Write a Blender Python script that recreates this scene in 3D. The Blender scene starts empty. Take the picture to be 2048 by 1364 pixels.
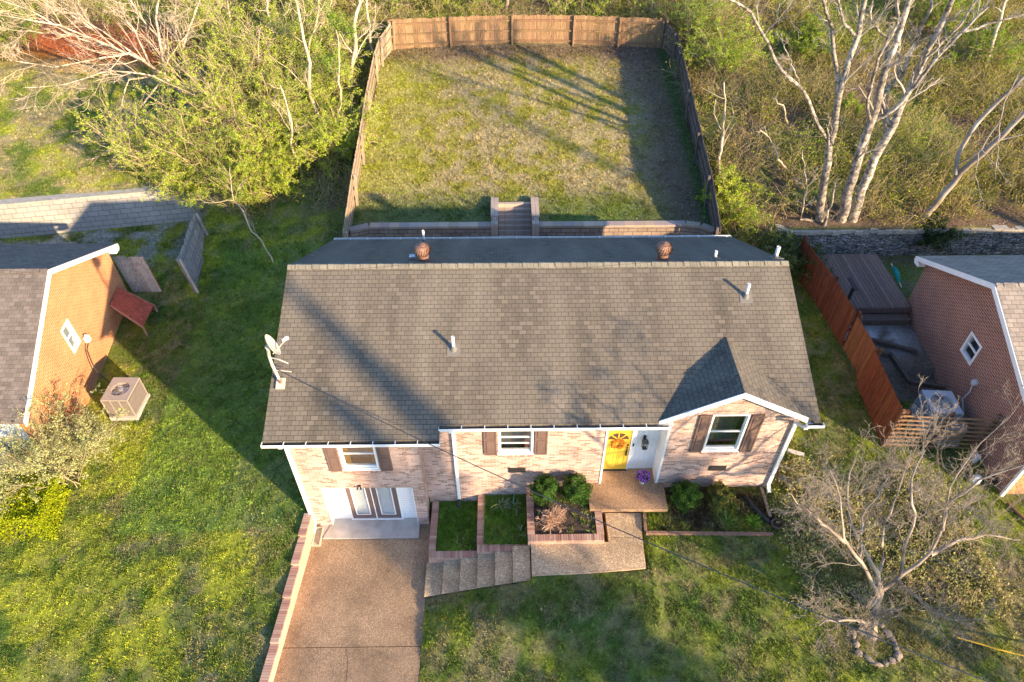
import bpy, math, random
import numpy as np
from mathutils import Vector, Matrix
# ------------------------------------------------------------------ camera, world, sun, exposure
S = bpy.context.scene
PITCH, YAW, CAMH, FPX = math.radians(43.8), math.radians(-0.7), 18.9, 1370.0
cam_d = bpy.data.cameras.new('camera'); cam = bpy.data.objects.new('camera', cam_d)
S.collection.objects.link(cam); S.camera = cam
cam.location = (0, 0, CAMH); cam.rotation_euler = (math.pi/2-PITCH, 0, YAW)
cam_d.sensor_width = 36; cam_d.lens = 36*FPX/2048; cam_d.clip_end = 3000; cam_d.clip_start = .1
SUN_AZ, SUN_EL = math.radians(139), math.radians(15.5)
w = bpy.data.worlds.new('World'); S.world = w; w.use_nodes = True
nt = w.node_tree; bg = nt.nodes['Background']; sky = nt.nodes.new('ShaderNodeTexSky')
sky.sky_type = 'NISHITA'; sky.sun_disc = False; sky.sun_elevation = SUN_EL; sky.sun_rotation = math.radians(131)
nt.links.new(sky.outputs[0], bg.inputs[0]); bg.inputs[1].default_value = .15; sky.ozone_density = 4; sky.dust_density = .6
sl = bpy.data.lights.new('sun', 'SUN'); so = bpy.data.objects.new('sun', sl); S.collection.objects.link(so)
sl.energy = 4.6; sl.angle = math.radians(0.9); sl.color = (1, .75, .45)
SD = Vector((math.cos(SUN_AZ)*math.cos(SUN_EL), math.sin(SUN_AZ)*math.cos(SUN_EL), -math.sin(SUN_EL)))
so.rotation_euler = SD.to_track_quat('-Z', 'Y').to_euler(); so.location = (20, -20, 30)
S.view_settings.view_transform = 'Standard'; S.view_settings.look = 'None'
S.view_settings.exposure = 1.58; S.view_settings.gamma = 1
C = S.collection
rng = np.random.default_rng(7)
R_ = random.Random(5)

# ------------------------------------------------------------------ surveying: photo ray -> point of the site
def ray(px, py):
    u = (px-1024)/FPX; v = (py-682)/FPX
    y = math.cos(PITCH)-v*math.sin(PITCH); z = -math.sin(PITCH)-v*math.cos(PITCH)
    return (u*math.cos(YAW)-y*math.sin(YAW), u*math.sin(YAW)+y*math.cos(YAW), z)
def atz(px, py, z):
    r = ray(px, py); t = (z-CAMH)/r[2]; return Vector((r[0]*t, r[1]*t, z))
def aty(px, py, y):
    r = ray(px, py); t = y/r[1]; return Vector((r[0]*t, y, CAMH+r[2]*t))

# ------------------------------------------------------------------ noise
def vnoise(x, y, seed=0):
    xi = np.floor(x).astype(np.int64); yi = np.floor(y).astype(np.int64)
    xf = x-xi; yf = y-yi
    def h(a, b):
        n = (a*374761393+b*668265263+seed*974634777) & 0x7fffffff
        n = ((n ^ (n >> 13))*1274126177) & 0x7fffffff
        return ((n ^ (n >> 16)) & 0xffff)/65535.0
    sx = xf*xf*(3-2*xf); sy = yf*yf*(3-2*yf)
    return (h(xi, yi)*(1-sx)+h(xi+1, yi)*sx)*(1-sy)+(h(xi, yi+1)*(1-sx)+h(xi+1, yi+1)*sx)*sy
def fbm(x, y, sc, seed=0, o=4):
    r = 0; a = .5; t = 0
    for i in range(o):
        r = r+a*vnoise(x*sc, y*sc, seed+i*17); t += a; a *= .55; sc *= 2.07
    return r/t
def sstep(a, b, x):
    t = np.clip((x-a)/(b-a), 0, 1); return t*t*(3-2*t)

# ------------------------------------------------------------------ terrain
CP = np.array([
 (-10,7,-1.9),(-7.1,7,-1.2),(-7.0,12,-.78),(-9,14,-.85),(-9,20,-.7),(-14,7,-2.1),(-20,8,-2.2),(-20,14,-1.2),(-16,20,-.9),(-16,25,-.5),
 (-12,25,-.4),(-8.5,24,-.1),(-20,27,-.35),(-26,27,-.35),(-8,28,1.3),(-8,32,2.4),(-8,40,4.0),(-10.5,31,1.9),(-14,34,3.0),(-26,34,3.0),(-20,42,4.6),(-30,42,4.6),(-10,46,5.4),
 (10,14,-.3),(12,20,-.22),(14,10,-.5),(10,8,-.5),(6,8,-.62),(2,8.6,-.78),(-1,8.4,-1.22),(-2.6,8,-1.5),(16,8,-.6),(22,8,-.6),(4,11,-.36),(14,22,-.2),(18,24,-.2),(26,24,-.2),
 (10.2,24.5,.5),(10.6,28,1.7),(11,33,2.8),(11,40,4.3),(16,28,1.7),(26,28,1.7),(22,34,2.6),(20,42,4.4),(32,42,4.8),(12,46,5.5),(0,46,5.4),(0,55,8),(-25,55,8),(25,55,8),
 (0,70,12),(-40,70,12),(40,70,12),(0,0,-1.9),(-15,0,-2.8),(15,0,-1.4),(-40,0,-3),(40,0,-1),(40,24,0),(-40,24,0),(-6,24,0),(0,23,0),(8,24,0),(0,16,-.3),(0,-12,-3),(-40,-12,-4),(40,-12,-2),(3,5,-1.2),(8,4,-1.2)], float)
def _tps():
    P = CP[:, :2]; n = len(P)
    d = np.hypot(P[:, None, 0]-P[None, :, 0], P[:, None, 1]-P[None, :, 1])
    K = np.where(d > 0, d, 0)+np.eye(n)*.15*0
    A = np.zeros((n+3, n+3)); A[:n, :n] = K; A[:n, n] = 1; A[:n, n+1:] = P; A[n, :n] = 1; A[n+1:, :n] = P.T
    return np.linalg.solve(A, np.concatenate([CP[:, 2], np.zeros(3)]))
TW = _tps()
def hbase(x, y):
    s = TW[-3]+TW[-2]*x+TW[-1]*y
    for i in range(len(CP)):
        s = s+TW[i]*np.hypot(x-CP[i, 0], y-CP[i, 1])
    return s
def in_back(x, y): return (y > 25.12) & (y < 40.3) & (x > -6.95) & (x < 9.45)
def gw_y(x): return 27.5+(np.clip(x, -40, -14)+24.3)*.165      # line of the grey block wall
def hgt(x, y):
    x = np.asarray(x, float); y = np.asarray(y, float)
    h = hbase(np.clip(x, -60, 60), np.clip(y, -20, 75))
    h = h+(fbm(x, y, .35, 3)-.5)*.16
    far = np.hypot(x, y-25)
    hb = 1.72+(y-25.1)*.145+(fbm(x, y, .5, 9)-.5)*.12
    h = np.where(in_back(x, y), hb, h)
    # terraces held by the block wall (left) and the stone wall (right)
    wy = gw_y(x)+.3; up = 1.25+(y-wy)*.21+(fbm(x, y, .3, 5)-.5)*.2
    k = sstep(-14.3, -15.3, x)
    h = np.where((y > wy) & (x < -14.3) & (y < 45), h*(1-k)+up*k, h)
    h = np.where((y <= wy) & (y > 24) & (x < -14.3), h*(1-k)+(-.4)*k, h)
    up2 = 1.15+(y-25.7)*.19+(fbm(x, y, .3, 5)-.5)*.2
    k2 = sstep(11.8, 13.2, x)
    h = np.where((y > 25.65) & (x > 11.8) & (y < 45), h*(1-k2)+up2*k2, h)
    h = np.where((y <= 25.65) & (y > 18) & (x > 11.8), h*(1-k2)+(-.22)*k2, h)
    dl = -6.43-.057*(11.77-y)
    h = np.where((x > dl-.05) & (x < -2.58) & (y < 12.75) & (y > -8), -1.62, h)
    h = np.where((x > -6.4) & (x < 8.65) & (y > np.where(x < -2.7, 12.5, 13.05)) & (y < 21.1), np.minimum(h, -1.7), h)
    kk = sstep(7.6, 9.2, y)*((x > -2.58) & (x < 4.4) & (y < 11)); h = h*(1-kk)+kk*np.minimum(-1.40+(x+2.55)*.313, -.35)
    h = np.where((x > -2.58) & (x < 0) & (y < 9.8), np.minimum(h, -1.485+(x+2.58)*.42), h)
    h = np.where((x > -2.58) & (x < .68) & (y > 9.84) & (y < 13.2), -1.75, h)
    h = np.where((x >= .68) & (x < 4.25) & (y > 9.96+.04*(x-.7)) & (y < 13.2), -.75, h)
    h = np.where((x > -.35) & (x < 1.25) & (y > 24.4) & (y < 26.75), -.3, h)
    return h

# ------------------------------------------------------------------ ground colour (turf, litter and clay; left lawn lightened under the house shadow)
GREEN = np.array((.120, .172, .032)); LUSH = np.array((.060, .125, .024)); LIME = np.array((.31, .345, .036)); STRAW = np.array((.38, .31, .18))
LITTER = np.array((.17, .115, .085)); CLAY = np.array((.36, .105, .04)); DIRT = np.array((.22, .17, .13))
def mix(a, b, k): return a*(1-k[..., None])+b*k[..., None]
def gcol(x, y):  # albedo, lightened where the house shades the left lawn
    x = np.asarray(x, float); y = np.asarray(y, float)
    n1 = fbm(x, y, .45, 21, 6); n2 = fbm(x, y, 1.3, 33, 5); n3 = fbm(x, y, .16, 44, 3); n4 = fbm(x, y, 2.6, 50, 3)
    c = np.broadcast_to(GREEN, x.shape+(3,)).copy()
    c = mix(c, LIME, sstep(.40, .58, n1)*np.where(x > -2.5, .55, .9))
    c = mix(c, LUSH, sstep(.46, .60, n2)*.75); c = mix(c, STRAW*.8, sstep(.52, .64, n4)*.45)
    # dry patches
    dry = sstep(.52, .68, n3*.5+n2*.5)
    front = (y < 10.5) & (x > -2.5)
    c = mix(c, STRAW*.8, dry*np.where(front, .8, .35)); c = mix(c, STRAW*.55, np.where(front, .28, 0.)*sstep(.3, .6, n4)); c = mix(c, STRAW, np.where((y > 28) & (x < -13), 1, 0)*sstep(.45, .6, n2*.5+n1*.5)*.75)
    lawnL = (x < -6.6) & (y < 24)
    c = mix(c, LIME, np.where(lawnL & (y < 17), .5, 0.)*sstep(-6.5, -9.5, x)*sstep(.62, .45, n2))
    c = mix(c, STRAW, np.where(lawnL, 1, 0)*sstep(.48, .62, n2)*sstep(2.2, 0, np.abs(x+8.4))*.75)
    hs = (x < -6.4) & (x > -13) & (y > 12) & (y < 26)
    c = mix(c, np.array((.15, .25, .045)), np.where(hs, .65, 0.))  # lighter green inside the house shadow, lifting its shade by colour
    b = in_back(x, y)
    cb = mix(np.broadcast_to(np.array((.28, .265, .05)), x.shape+(3,)), STRAW, sstep(.38, .58, n2*.6+n4*.4)*.85)
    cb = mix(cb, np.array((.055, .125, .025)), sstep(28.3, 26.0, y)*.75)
    cb = mix(cb, LIME, sstep(-2.5, -6.2, x)*.5*(y > 27.5))
    cb = mix(cb, LITTER, np.clip(sstep(5.4, 8.2, x+n1*2.0-1.0)*.85+sstep(38.2, 40, y+n2)*.8, 0, 1))
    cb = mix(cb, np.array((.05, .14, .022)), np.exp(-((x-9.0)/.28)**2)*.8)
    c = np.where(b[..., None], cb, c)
    # woods
    k = np.clip(sstep(9.3, 9.8, x)*sstep(24.0, 26, y)+sstep(40.0, 41, y)+sstep(-8.6, -8.0, x)*(x < -6.8)*sstep(24, 25.5, y)*.9
        +sstep(-14.5, -12.5, x)*(x < -6.8)*sstep(29, 31, y), 0, 1)
    wc = mix(np.broadcast_to(LITTER*.9, x.shape+(3,)), np.array((.14, .18, .04)), sstep(.38, .55, n1))
    c = mix(c, wc, k); c = mix(c, LITTER*.9, sstep(11.3, 12, x)*sstep(25.5, 25.9, y)*sstep(28.5, 27, y+n2)*.95)
    ck = np.exp(-((x+21.5)/6.5)**4-((y-40.6-(n2-.5)*1.5)/1.7)**2)
    c = mix(c, CLAY, np.clip(ck*1.4, 0, 1))
    # shady yard beside the right neighbour: bare leafy earth and pale gravel
    ry = (x > 13.4) & (x < 17.3) & (y > 16.8) & (y < 25)
    c = np.where(ry[..., None], mix(np.broadcast_to(DIRT, c.shape), np.array((.75, .75, .78)), (sstep(.33, .48, n2)*np.exp(-((x-14.9)/1.3)**2-((y-20)/.9)**2))), c)
    # mulch bed right of the porch
    mk = sstep(.45, .6, n2)*((x > 4.35) & (x < 8.6) & (y > 11.3) & (y < 12.95))
    c = mix(c, np.array((.10, .065, .045)), mk*.9)
    wd = sstep(8.6, 9.6, x)*sstep(13.6, 12.4, y)*sstep(6.5, 8.5, y)*sstep(15, 13.5, x)
    c = mix(c, np.array((.20, .17, .06)), wd*sstep(.4, .55, n2)*.8)
    pl = (x > -2.45) & (x < .62) & (y > 11) & (y < 13); c = mix(c, np.array((.13, .25, .035)), pl*.8)
    gk = sstep(-13, -18, x)*((y > 25.2) & (y < gw_y(x)))
    c = mix(c, np.array((.40, .39, .36)), gk*sstep(.42, .55, n2)*.9)
    return np.clip(c*(.88+.24*fbm(x, y, 5, 71, 2))[..., None], 0, 1)

# ------------------------------------------------------------------ materials
M = {}
def mat(name, col=(.5, .5, .5), rough=.8, metal=0, spec=.3, noise=0, nscale=8, bump=0, bscale=40):
    if name in M: return M[name]
    m = bpy.data.materials.new(name); m.use_nodes = True; n = m.node_tree; b = n.nodes['Principled BSDF']
    b.inputs['Base Color'].default_value = (*col, 1); b.inputs['Roughness'].default_value = rough
    b.inputs['Metallic'].default_value = metal; b.inputs['Specular IOR Level'].default_value = spec
    tc = n.nodes.new('ShaderNodeTexCoord')
    if noise:
        t = n.nodes.new('ShaderNodeTexNoise'); t.inputs['Scale'].default_value = nscale; t.inputs['Detail'].default_value = 5
        n.links.new(tc.outputs['Object'], t.inputs['Vector'])
        r = n.nodes.new('ShaderNodeValToRGB'); r.color_ramp.elements[0].position = .3; r.color_ramp.elements[1].position = .7
        r.color_ramp.elements[0].color = (*[c*(1-noise) for c in col], 1); r.color_ramp.elements[1].color = (*[min(1, c*(1+noise)) for c in col], 1)
        n.links.new(t.outputs['Fac'], r.inputs['Fac']); n.links.new(r.outputs['Color'], b.inputs['Base Color'])
    if bump:
        t = n.nodes.new('ShaderNodeTexNoise'); t.inputs['Scale'].default_value = bscale; t.inputs['Detail'].default_value = 4
        n.links.new(tc.outputs['Object'], t.inputs['Vector'])
        bm = n.nodes.new('ShaderNodeBump'); bm.inputs['Strength'].default_value = bump; bm.inputs['Distance'].default_value = .02
        n.links.new(t.outputs['Fac'], bm.inputs['Height']); n.links.new(bm.outputs['Normal'], b.inputs['Normal'])
    M[name] = m; return m
def brickmat(name, c1, c2, mortar, bw=.215, bh=.075, ms=.010, rough=.9, offset=.5, blotch=.15, bscale=1.2, bump=.5, third=None, tint=None, vstain=0, wob=.012):
    if name in M: return M[name]
    m = bpy.data.materials.new(name); m.use_nodes = True; n = m.node_tree; L = n.links; b = n.nodes['Principled BSDF']
    b.inputs['Roughness'].default_value = rough; b.inputs['Specular IOR Level'].default_value = .2
    uv = n.nodes.new('ShaderNodeUVMap'); uv.uv_map = 'UVMap'
    br = n.nodes.new('ShaderNodeTexBrick'); br.inputs['Scale'].default_value = 1; br.inputs['Brick Width'].default_value = bw
    br.inputs['Row Height'].default_value = bh; br.inputs['Mortar Size'].default_value = ms; br.inputs['Mortar Smooth'].default_value = .2
    br.inputs['Bias'].default_value = 0; br.offset = offset
    br.inputs['Color1'].default_value = (*c1, 1); br.inputs['Color2'].default_value = (*c2, 1); br.inputs['Mortar'].default_value = (*mortar, 1)
    wn = n.nodes.new('ShaderNodeTexNoise'); wn.inputs['Scale'].default_value = 3; wn.inputs['Detail'].default_value = 2
    L.new(uv.outputs[0], wn.inputs['Vector'])
    vm = n.nodes.new('ShaderNodeVectorMath'); vm.operation = 'MULTIPLY_ADD'; vm.inputs[1].default_value = (wob, .012, 0)
    L.new(wn.outputs['Color'], vm.inputs[0]); L.new(uv.outputs[0], vm.inputs[2]); L.new(vm.outputs[0], br.inputs['Vector'])
    no = n.nodes.new('ShaderNodeTexNoise'); no.inputs['Scale'].default_value = bscale; no.inputs['Detail'].default_value = 6
    if vstain:
        mp = n.nodes.new('ShaderNodeMapping'); mp.inputs['Scale'].default_value = (2.2, .35, 1)
        L.new(uv.outputs[0], mp.inputs[0]); L.new(mp.outputs[0], no.inputs['Vector'])
    else: L.new(uv.outputs[0], no.inputs['Vector'])
    mx = n.nodes.new('ShaderNodeMix'); mx.data_type = 'RGBA'; mx.blend_type = 'MULTIPLY'; mx.inputs[0].default_value = 1
    mr = n.nodes.new('ShaderNodeMapRange'); mr.inputs[1].default_value = .3; mr.inputs[2].default_value = .7; mr.inputs[3].default_value = 1-blotch; mr.inputs[4].default_value = 1+blotch
    L.new(no.outputs['Fac'], mr.inputs[0]); L.new(br.outputs['Color'], mx.inputs[6]); L.new(mr.outputs[0], mx.inputs[7])
    fn = n.nodes.new('ShaderNodeTexNoise'); fn.inputs['Scale'].default_value = 30; fn.inputs['Detail'].default_value = 3; L.new(uv.outputs[0], fn.inputs['Vector'])
    f2 = n.nodes.new('ShaderNodeMapRange'); f2.inputs[1].default_value = .3; f2.inputs[2].default_value = .7; f2.inputs[3].default_value = .8; f2.inputs[4].default_value = 1.2
    m2 = n.nodes.new('ShaderNodeMix'); m2.data_type = 'RGBA'; m2.blend_type = 'MULTIPLY'; m2.inputs[0].default_value = 1
    L.new(fn.outputs['Fac'], f2.inputs[0]); L.new(mx.outputs[2], m2.inputs[6]); L.new(f2.outputs[0], m2.inputs[7])
    out = m2.outputs[2]
    if third:   # odd single bricks in another tone
        b2 = n.nodes.new('ShaderNodeTexBrick')
        for k in ('Scale', 'Brick Width', 'Row Height', 'Mortar Size'): b2.inputs[k].default_value = br.inputs[k].default_value
        b2.offset = offset; b2.inputs['Color1'].default_value = (0, 0, 0, 1); b2.inputs['Color2'].default_value = (1, 1, 1, 1); b2.inputs['Mortar'].default_value = (0, 0, 0, 1); b2.inputs['Bias'].default_value = 0
        off = n.nodes.new('ShaderNodeVectorMath'); off.inputs[1].default_value = (bw*14, bh*22, 0); L.new(vm.outputs[0], off.inputs[0]); L.new(off.outputs[0], b2.inputs['Vector'])
        th = n.nodes.new('ShaderNodeMapRange'); th.inputs[1].default_value = .74; th.inputs[2].default_value = .8; L.new(b2.outputs['Color'], th.inputs[0])
        m3 = n.nodes.new('ShaderNodeMix'); m3.data_type = 'RGBA'; L.new(th.outputs[0], m3.inputs[0]); L.new(out, m3.inputs[6]); m3.inputs[7].default_value = (*third, 1); out = m3.outputs[2]
    L.new(out, b.inputs['Base Color'])
    bp = n.nodes.new('ShaderNodeBump'); bp.inputs['Strength'].default_value = bump; bp.inputs['Distance'].default_value = .012; bp.invert = True
    L.new(br.outputs['Fac'], bp.inputs['Height'])
    b3 = n.nodes.new('ShaderNodeBump'); b3.inputs['Strength'].default_value = .35; b3.inputs['Distance'].default_value = .01
    L.new(fn.outputs['Fac'], b3.inputs['Height']); L.new(bp.outputs['Normal'], b3.inputs['Normal']); L.new(b3.outputs['Normal'], b.inputs['Normal'])
    M[name] = m; return m
def attrmat(name, rough=.9, trans=0, fine=0, bump=0):
    if name in M: return M[name]
    m = bpy.data.materials.new(name); m.use_nodes = True; n = m.node_tree; L = n.links; b = n.nodes['Principled BSDF']
    b.inputs['Roughness'].default_value = rough; b.inputs['Specular IOR Level'].default_value = .15
    a = n.nodes.new('ShaderNodeAttribute'); a.attribute_name = 'tint'; out = a.outputs['Color']
    if fine:
        tc = n.nodes.new('ShaderNodeTexCoord')
        t = n.nodes.new('ShaderNodeTexNoise'); t.inputs['Scale'].default_value = 9; t.inputs['Detail'].default_value = 8; t.inputs['Roughness'].default_value = .8
        L.new(tc.outputs['Object'], t.inputs['Vector'])
        r = n.nodes.new('ShaderNodeMapRange'); r.inputs[1].default_value = .42 if fine == .75 else .3; r.inputs[2].default_value = .58 if fine == .75 else .7; r.inputs[3].default_value = 1-fine; r.inputs[4].default_value = 1+(.25 if fine == .75 else fine)
        if fine == .75: t.inputs['Scale'].default_value = 5
        mx = n.nodes.new('ShaderNodeMix'); mx.data_type = 'RGBA'; mx.blend_type = 'MULTIPLY'; mx.inputs[0].default_value = 1
        L.new(t.outputs['Fac'], r.inputs[0]); L.new(out, mx.inputs[6]); L.new(r.outputs[0], mx.inputs[7]); out = mx.outputs[2]
        bp = n.nodes.new('ShaderNodeBump'); bp.inputs['Strength'].default_value = bump; bp.inputs['Distance'].default_value = .12 if fine == .62 else .03
        L.new(t.outputs['Fac'], bp.inputs['Height']); L.new(bp.outputs['Normal'], b.inputs['Normal'])
    L.new(out, b.inputs['Base Color'])
    if trans:
        tr = n.nodes.new('ShaderNodeBsdfTranslucent'); L.new(out, tr.inputs['Color'])
        ms = n.nodes.new('ShaderNodeMixShader'); ms.inputs[0].default_value = trans
        L.new(b.outputs[0], ms.inputs[1]); L.new(tr.outputs[0], ms.inputs[2]); L.new(ms.outputs[0], n.nodes['Material Output'].inputs['Surface'])
    M[name] = m; return m
def glassmat(name='glass', tr=.55):
    if name in M: return M[name]
    m = bpy.data.materials.new(name); m.use_nodes = True; n = m.node_tree; L = n.links
    t = n.nodes.new('ShaderNodeBsdfTransparent'); t.inputs[0].default_value = (.75, .78, .78, 1)
    g = n.nodes.new('ShaderNodeBsdfGlossy'); g.inputs['Roughness'].default_value = .03; g.inputs[0].default_value = (.9, .9, .9, 1)
    ms = n.nodes.new('ShaderNodeMixShader'); ms.inputs[0].default_value = 1-tr
    L.new(t.outputs[0], ms.inputs[1]); L.new(g.outputs[0], ms.inputs[2]); L.new(ms.outputs[0], n.nodes['Material Output'].inputs['Surface'])
    M[name] = m; return m
pinkbrick = brickmat('pink_brick', (.56, .39, .33), (.40, .245, .195), (.52, .45, .40), third=(.27, .16, .12), bw=.215, bh=.070, ms=.007, blotch=.22)
orangebrick = brickmat('orange_brick', (.60, .215, .075), (.50, .16, .055), (.50, .36, .24), bw=.22, bh=.078, blotch=.12)
brownbrick = brickmat('brown_brick', (.30, .115, .075), (.22, .08, .052), (.42, .33, .27), bw=.23, bh=.085, ms=.013, blotch=.12)
capbrick = brickmat('cap_brick', (.40, .19, .14), (.30, .13, .10), (.42, .33, .28), bw=.08, bh=.4, ms=.008, offset=0, blotch=.25, bump=.8, third=(.5, .32, .24))
bedbrick = brickmat('bed_brick', (.50, .31, .23), (.38, .21, .15), (.45, .37, .30), bw=.21, bh=.07, ms=.008, blotch=.2)
shingle = brickmat('shingle', (.150, .128, .104), (.128, .110, .090), (.030, .027, .024), bw=.215, bh=.143, ms=.0048, blotch=.36, bscale=.45, bump=1, third=(.158, .134, .108), vstain=1, wob=.05)
capshingle = brickmat('cap_shingle', (.25, .22, .17), (.20, .18, .14), (.09, .08, .07), bw=.22, bh=.6, ms=.007, offset=0, blotch=.15)
shingleL = brickmat('tan_shingle', (.19, .155, .13), (.15, .122, .105), (.07, .06, .05), bw=.22, bh=.15, ms=.005, blotch=.2, third=(.21, .17, .145), wob=.05)
shingleR = brickmat('pale_shingle', (.32, .27, .23), (.24, .20, .17), (.10, .09, .08), bw=.3, bh=.16, ms=.008, blotch=.15)
grayblock = brickmat('gray_block', (.38, .36, .33), (.33, .31, .29), (.14, .13, .13), bw=.5, bh=.26, ms=.012, blotch=.12)
tanblock = brickmat('tan_block', (.34, .25, .20), (.24, .18, .15), (.07, .06, .05), bw=.42, bh=.19, ms=.012, blotch=.25, bump=1)
capblock = brickmat('cap_block', (.46, .35, .28), (.40, .32, .27), (.2, .16, .13), bw=.45, bh=.6, ms=.008, offset=0, blotch=.12)
stonewall = brickmat('rubble_stone', (.30, .275, .245), (.18, .17, .16), (.07, .065, .06), bw=.38, bh=.13, ms=.02, blotch=.5, bscale=3, bump=1)
white = mat('white_paint', (.80, .80, .78), .5, noise=.04, nscale=3)
whiteS = brickmat('white_siding', (.80, .80, .80), (.78, .78, .79), (.5, .5, .52), bw=40, bh=.11, ms=.006, blotch=.02)
white_panel = brickmat('white_boards', (.74, .75, .77), (.74, .75, .77), (.58, .59, .62), bw=.16, bh=40, ms=.004, offset=0, blotch=.02)
shutterm = mat('shutter_brown', (.155, .10, .085), .55, noise=.1, nscale=4)
doorbrown = mat('door_brown', (.15, .105, .10), .5)
yellow = mat('yellow_paint', (.70, .44, .055), .45, noise=.06, nscale=2)
dark = mat('dark_metal', (.03, .03, .032), .45, spec=.4)
darkdeb = mat('gutter_debris', (.035, .028, .022), .95, noise=.6, nscale=30, bump=1)
goldcurt = mat('gold_curtain', (.55, .33, .04), .8, noise=.25, nscale=12)
inner = mat('room_dark', (.26, .25, .22), .9)
blindm = brickmat('blind_slats', (.82, .82, .87), (.80, .82, .83), (.55, .55, .58), bw=30, bh=.03, ms=.003, blotch=.05)
rust = mat('rust_copper', (.24, .135, .10), .6, metal=.35, noise=.4, nscale=14)
pvc = mat('pvc_white', (.78, .76, .72), .4)
flash = mat('grey_flashing', (.16, .15, .14), .7)
dishm = mat('dish_grey', (.44, .41, .36), .5, noise=.06)
aggregate = mat('exposed_aggregate', (.24, .15, .095), .9)
def agg(name, col, spread, sc=55):
    m = bpy.data.materials.new(name); m.use_nodes = True; n = m.node_tree; L = n.links; b = n.nodes['Principled BSDF']; b.inputs['Roughness'].default_value = .85
    tc = n.nodes.new('ShaderNodeTexCoord'); v = n.nodes.new('ShaderNodeTexVoronoi'); v.inputs['Scale'].default_value = sc
    L.new(tc.outputs['Object'], v.inputs['Vector'])
    hs = n.nodes.new('ShaderNodeSeparateColor'); L.new(v.outputs['Color'], hs.inputs[0])
    cr = n.nodes.new('ShaderNodeValToRGB'); e = cr.color_ramp.elements
    e[0].position = 0; e[0].color = (*[c*(1-spread) for c in col], 1); e[1].position = 1; e[1].color = (*[min(1, c*(1+spread*1.3)) for c in col], 1)
    e2 = e.new(.85); e2.color = (*[c*1.1 for c in col], 1)
    L.new(hs.outputs[0], cr.inputs['Fac'])
    no = n.nodes.new('ShaderNodeTexNoise'); no.inputs['Scale'].default_value = .9; no.inputs['Detail'].default_value = 7; no.inputs['Roughness'].default_value = .65; L.new(tc.outputs['Object'], no.inputs['Vector'])
    mr = n.nodes.new('ShaderNodeMapRange'); mr.inputs[1].default_value = .3; mr.inputs[2].default_value = .7; mr.inputs[3].default_value = .62; mr.inputs[4].default_value = 1.32; L.new(no.outputs['Fac'], mr.inputs[0])
    mx = n.nodes.new('ShaderNodeMix'); mx.data_type = 'RGBA'; mx.blend_type = 'MULTIPLY'; mx.inputs[0].default_value = 1
    L.new(cr.outputs[0], mx.inputs[6]); L.new(mr.outputs[0], mx.inputs[7]); L.new(mx.outputs[2], b.inputs['Base Color'])
    bp = n.nodes.new('ShaderNodeBump'); bp.inputs['Strength'].default_value = .6; bp.inputs['Distance'].default_value = .006; L.new(v.outputs['Distance'], bp.inputs['Height']); L.new(bp.outputs['Normal'], b.inputs['Normal'])
    M[name] = m; return m
aggD = agg('drive_aggregate', (.33, .222, .135), .45); aggW = agg('walk_aggregate', (.54, .385, .235), .55); aggP = agg('porch_aggregate', (.38, .235, .135), .45)
concrete = mat('concrete', (.42, .38, .35), .85, noise=.18, nscale=2.5, bump=.3)
def woodmat(name, col, var=.35, pw=.14):
    m = mat(name, col, .85); n = m.node_tree; L = n.links; b = n.nodes['Principled BSDF']
    a = n.nodes.new('ShaderNodeAttribute'); a.attribute_name = 'tint'
    tc = n.nodes.new('ShaderNodeTexCoord'); mp = n.nodes.new('ShaderNodeMapping'); mp.inputs['Scale'].default_value = (14, 14, 1.6); L.new(tc.outputs['Object'], mp.inputs[0])
    t = n.nodes.new('ShaderNodeTexNoise'); t.inputs['Scale'].default_value = 1.5; t.inputs['Detail'].default_value = 6; L.new(mp.outputs[0], t.inputs['Vector'])
    r = n.nodes.new('ShaderNodeMapRange'); r.inputs[1].default_value = .3; r.inputs[2].default_value = .7; r.inputs[3].default_value = 1-var; r.inputs[4].default_value = 1+var; L.new(t.outputs['Fac'], r.inputs[0])
    mx = n.nodes.new('ShaderNodeMix'); mx.data_type = 'RGBA'; mx.blend_type = 'MULTIPLY'; mx.inputs[0].default_value = 1
    L.new(a.outputs['Color'], mx.inputs[6]); L.new(r.outputs[0], mx.inputs[7]); L.new(mx.outputs[2], b.inputs['Base Color'])
    return m
wood = woodmat('weathered_wood', (.3, .2, .12))
leafm = attrmat('leaf', .7, .35); barkm = attrmat('bark', .9, 0, .22, .3); sycm = attrmat('mottled_bark', .85, 0, .75, .3); grassm = attrmat('grass_blade', .8, .25); groundm = attrmat('ground', .95, 0, .62, 1.0)
brushm = attrmat('brush', .85, .2)

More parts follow.
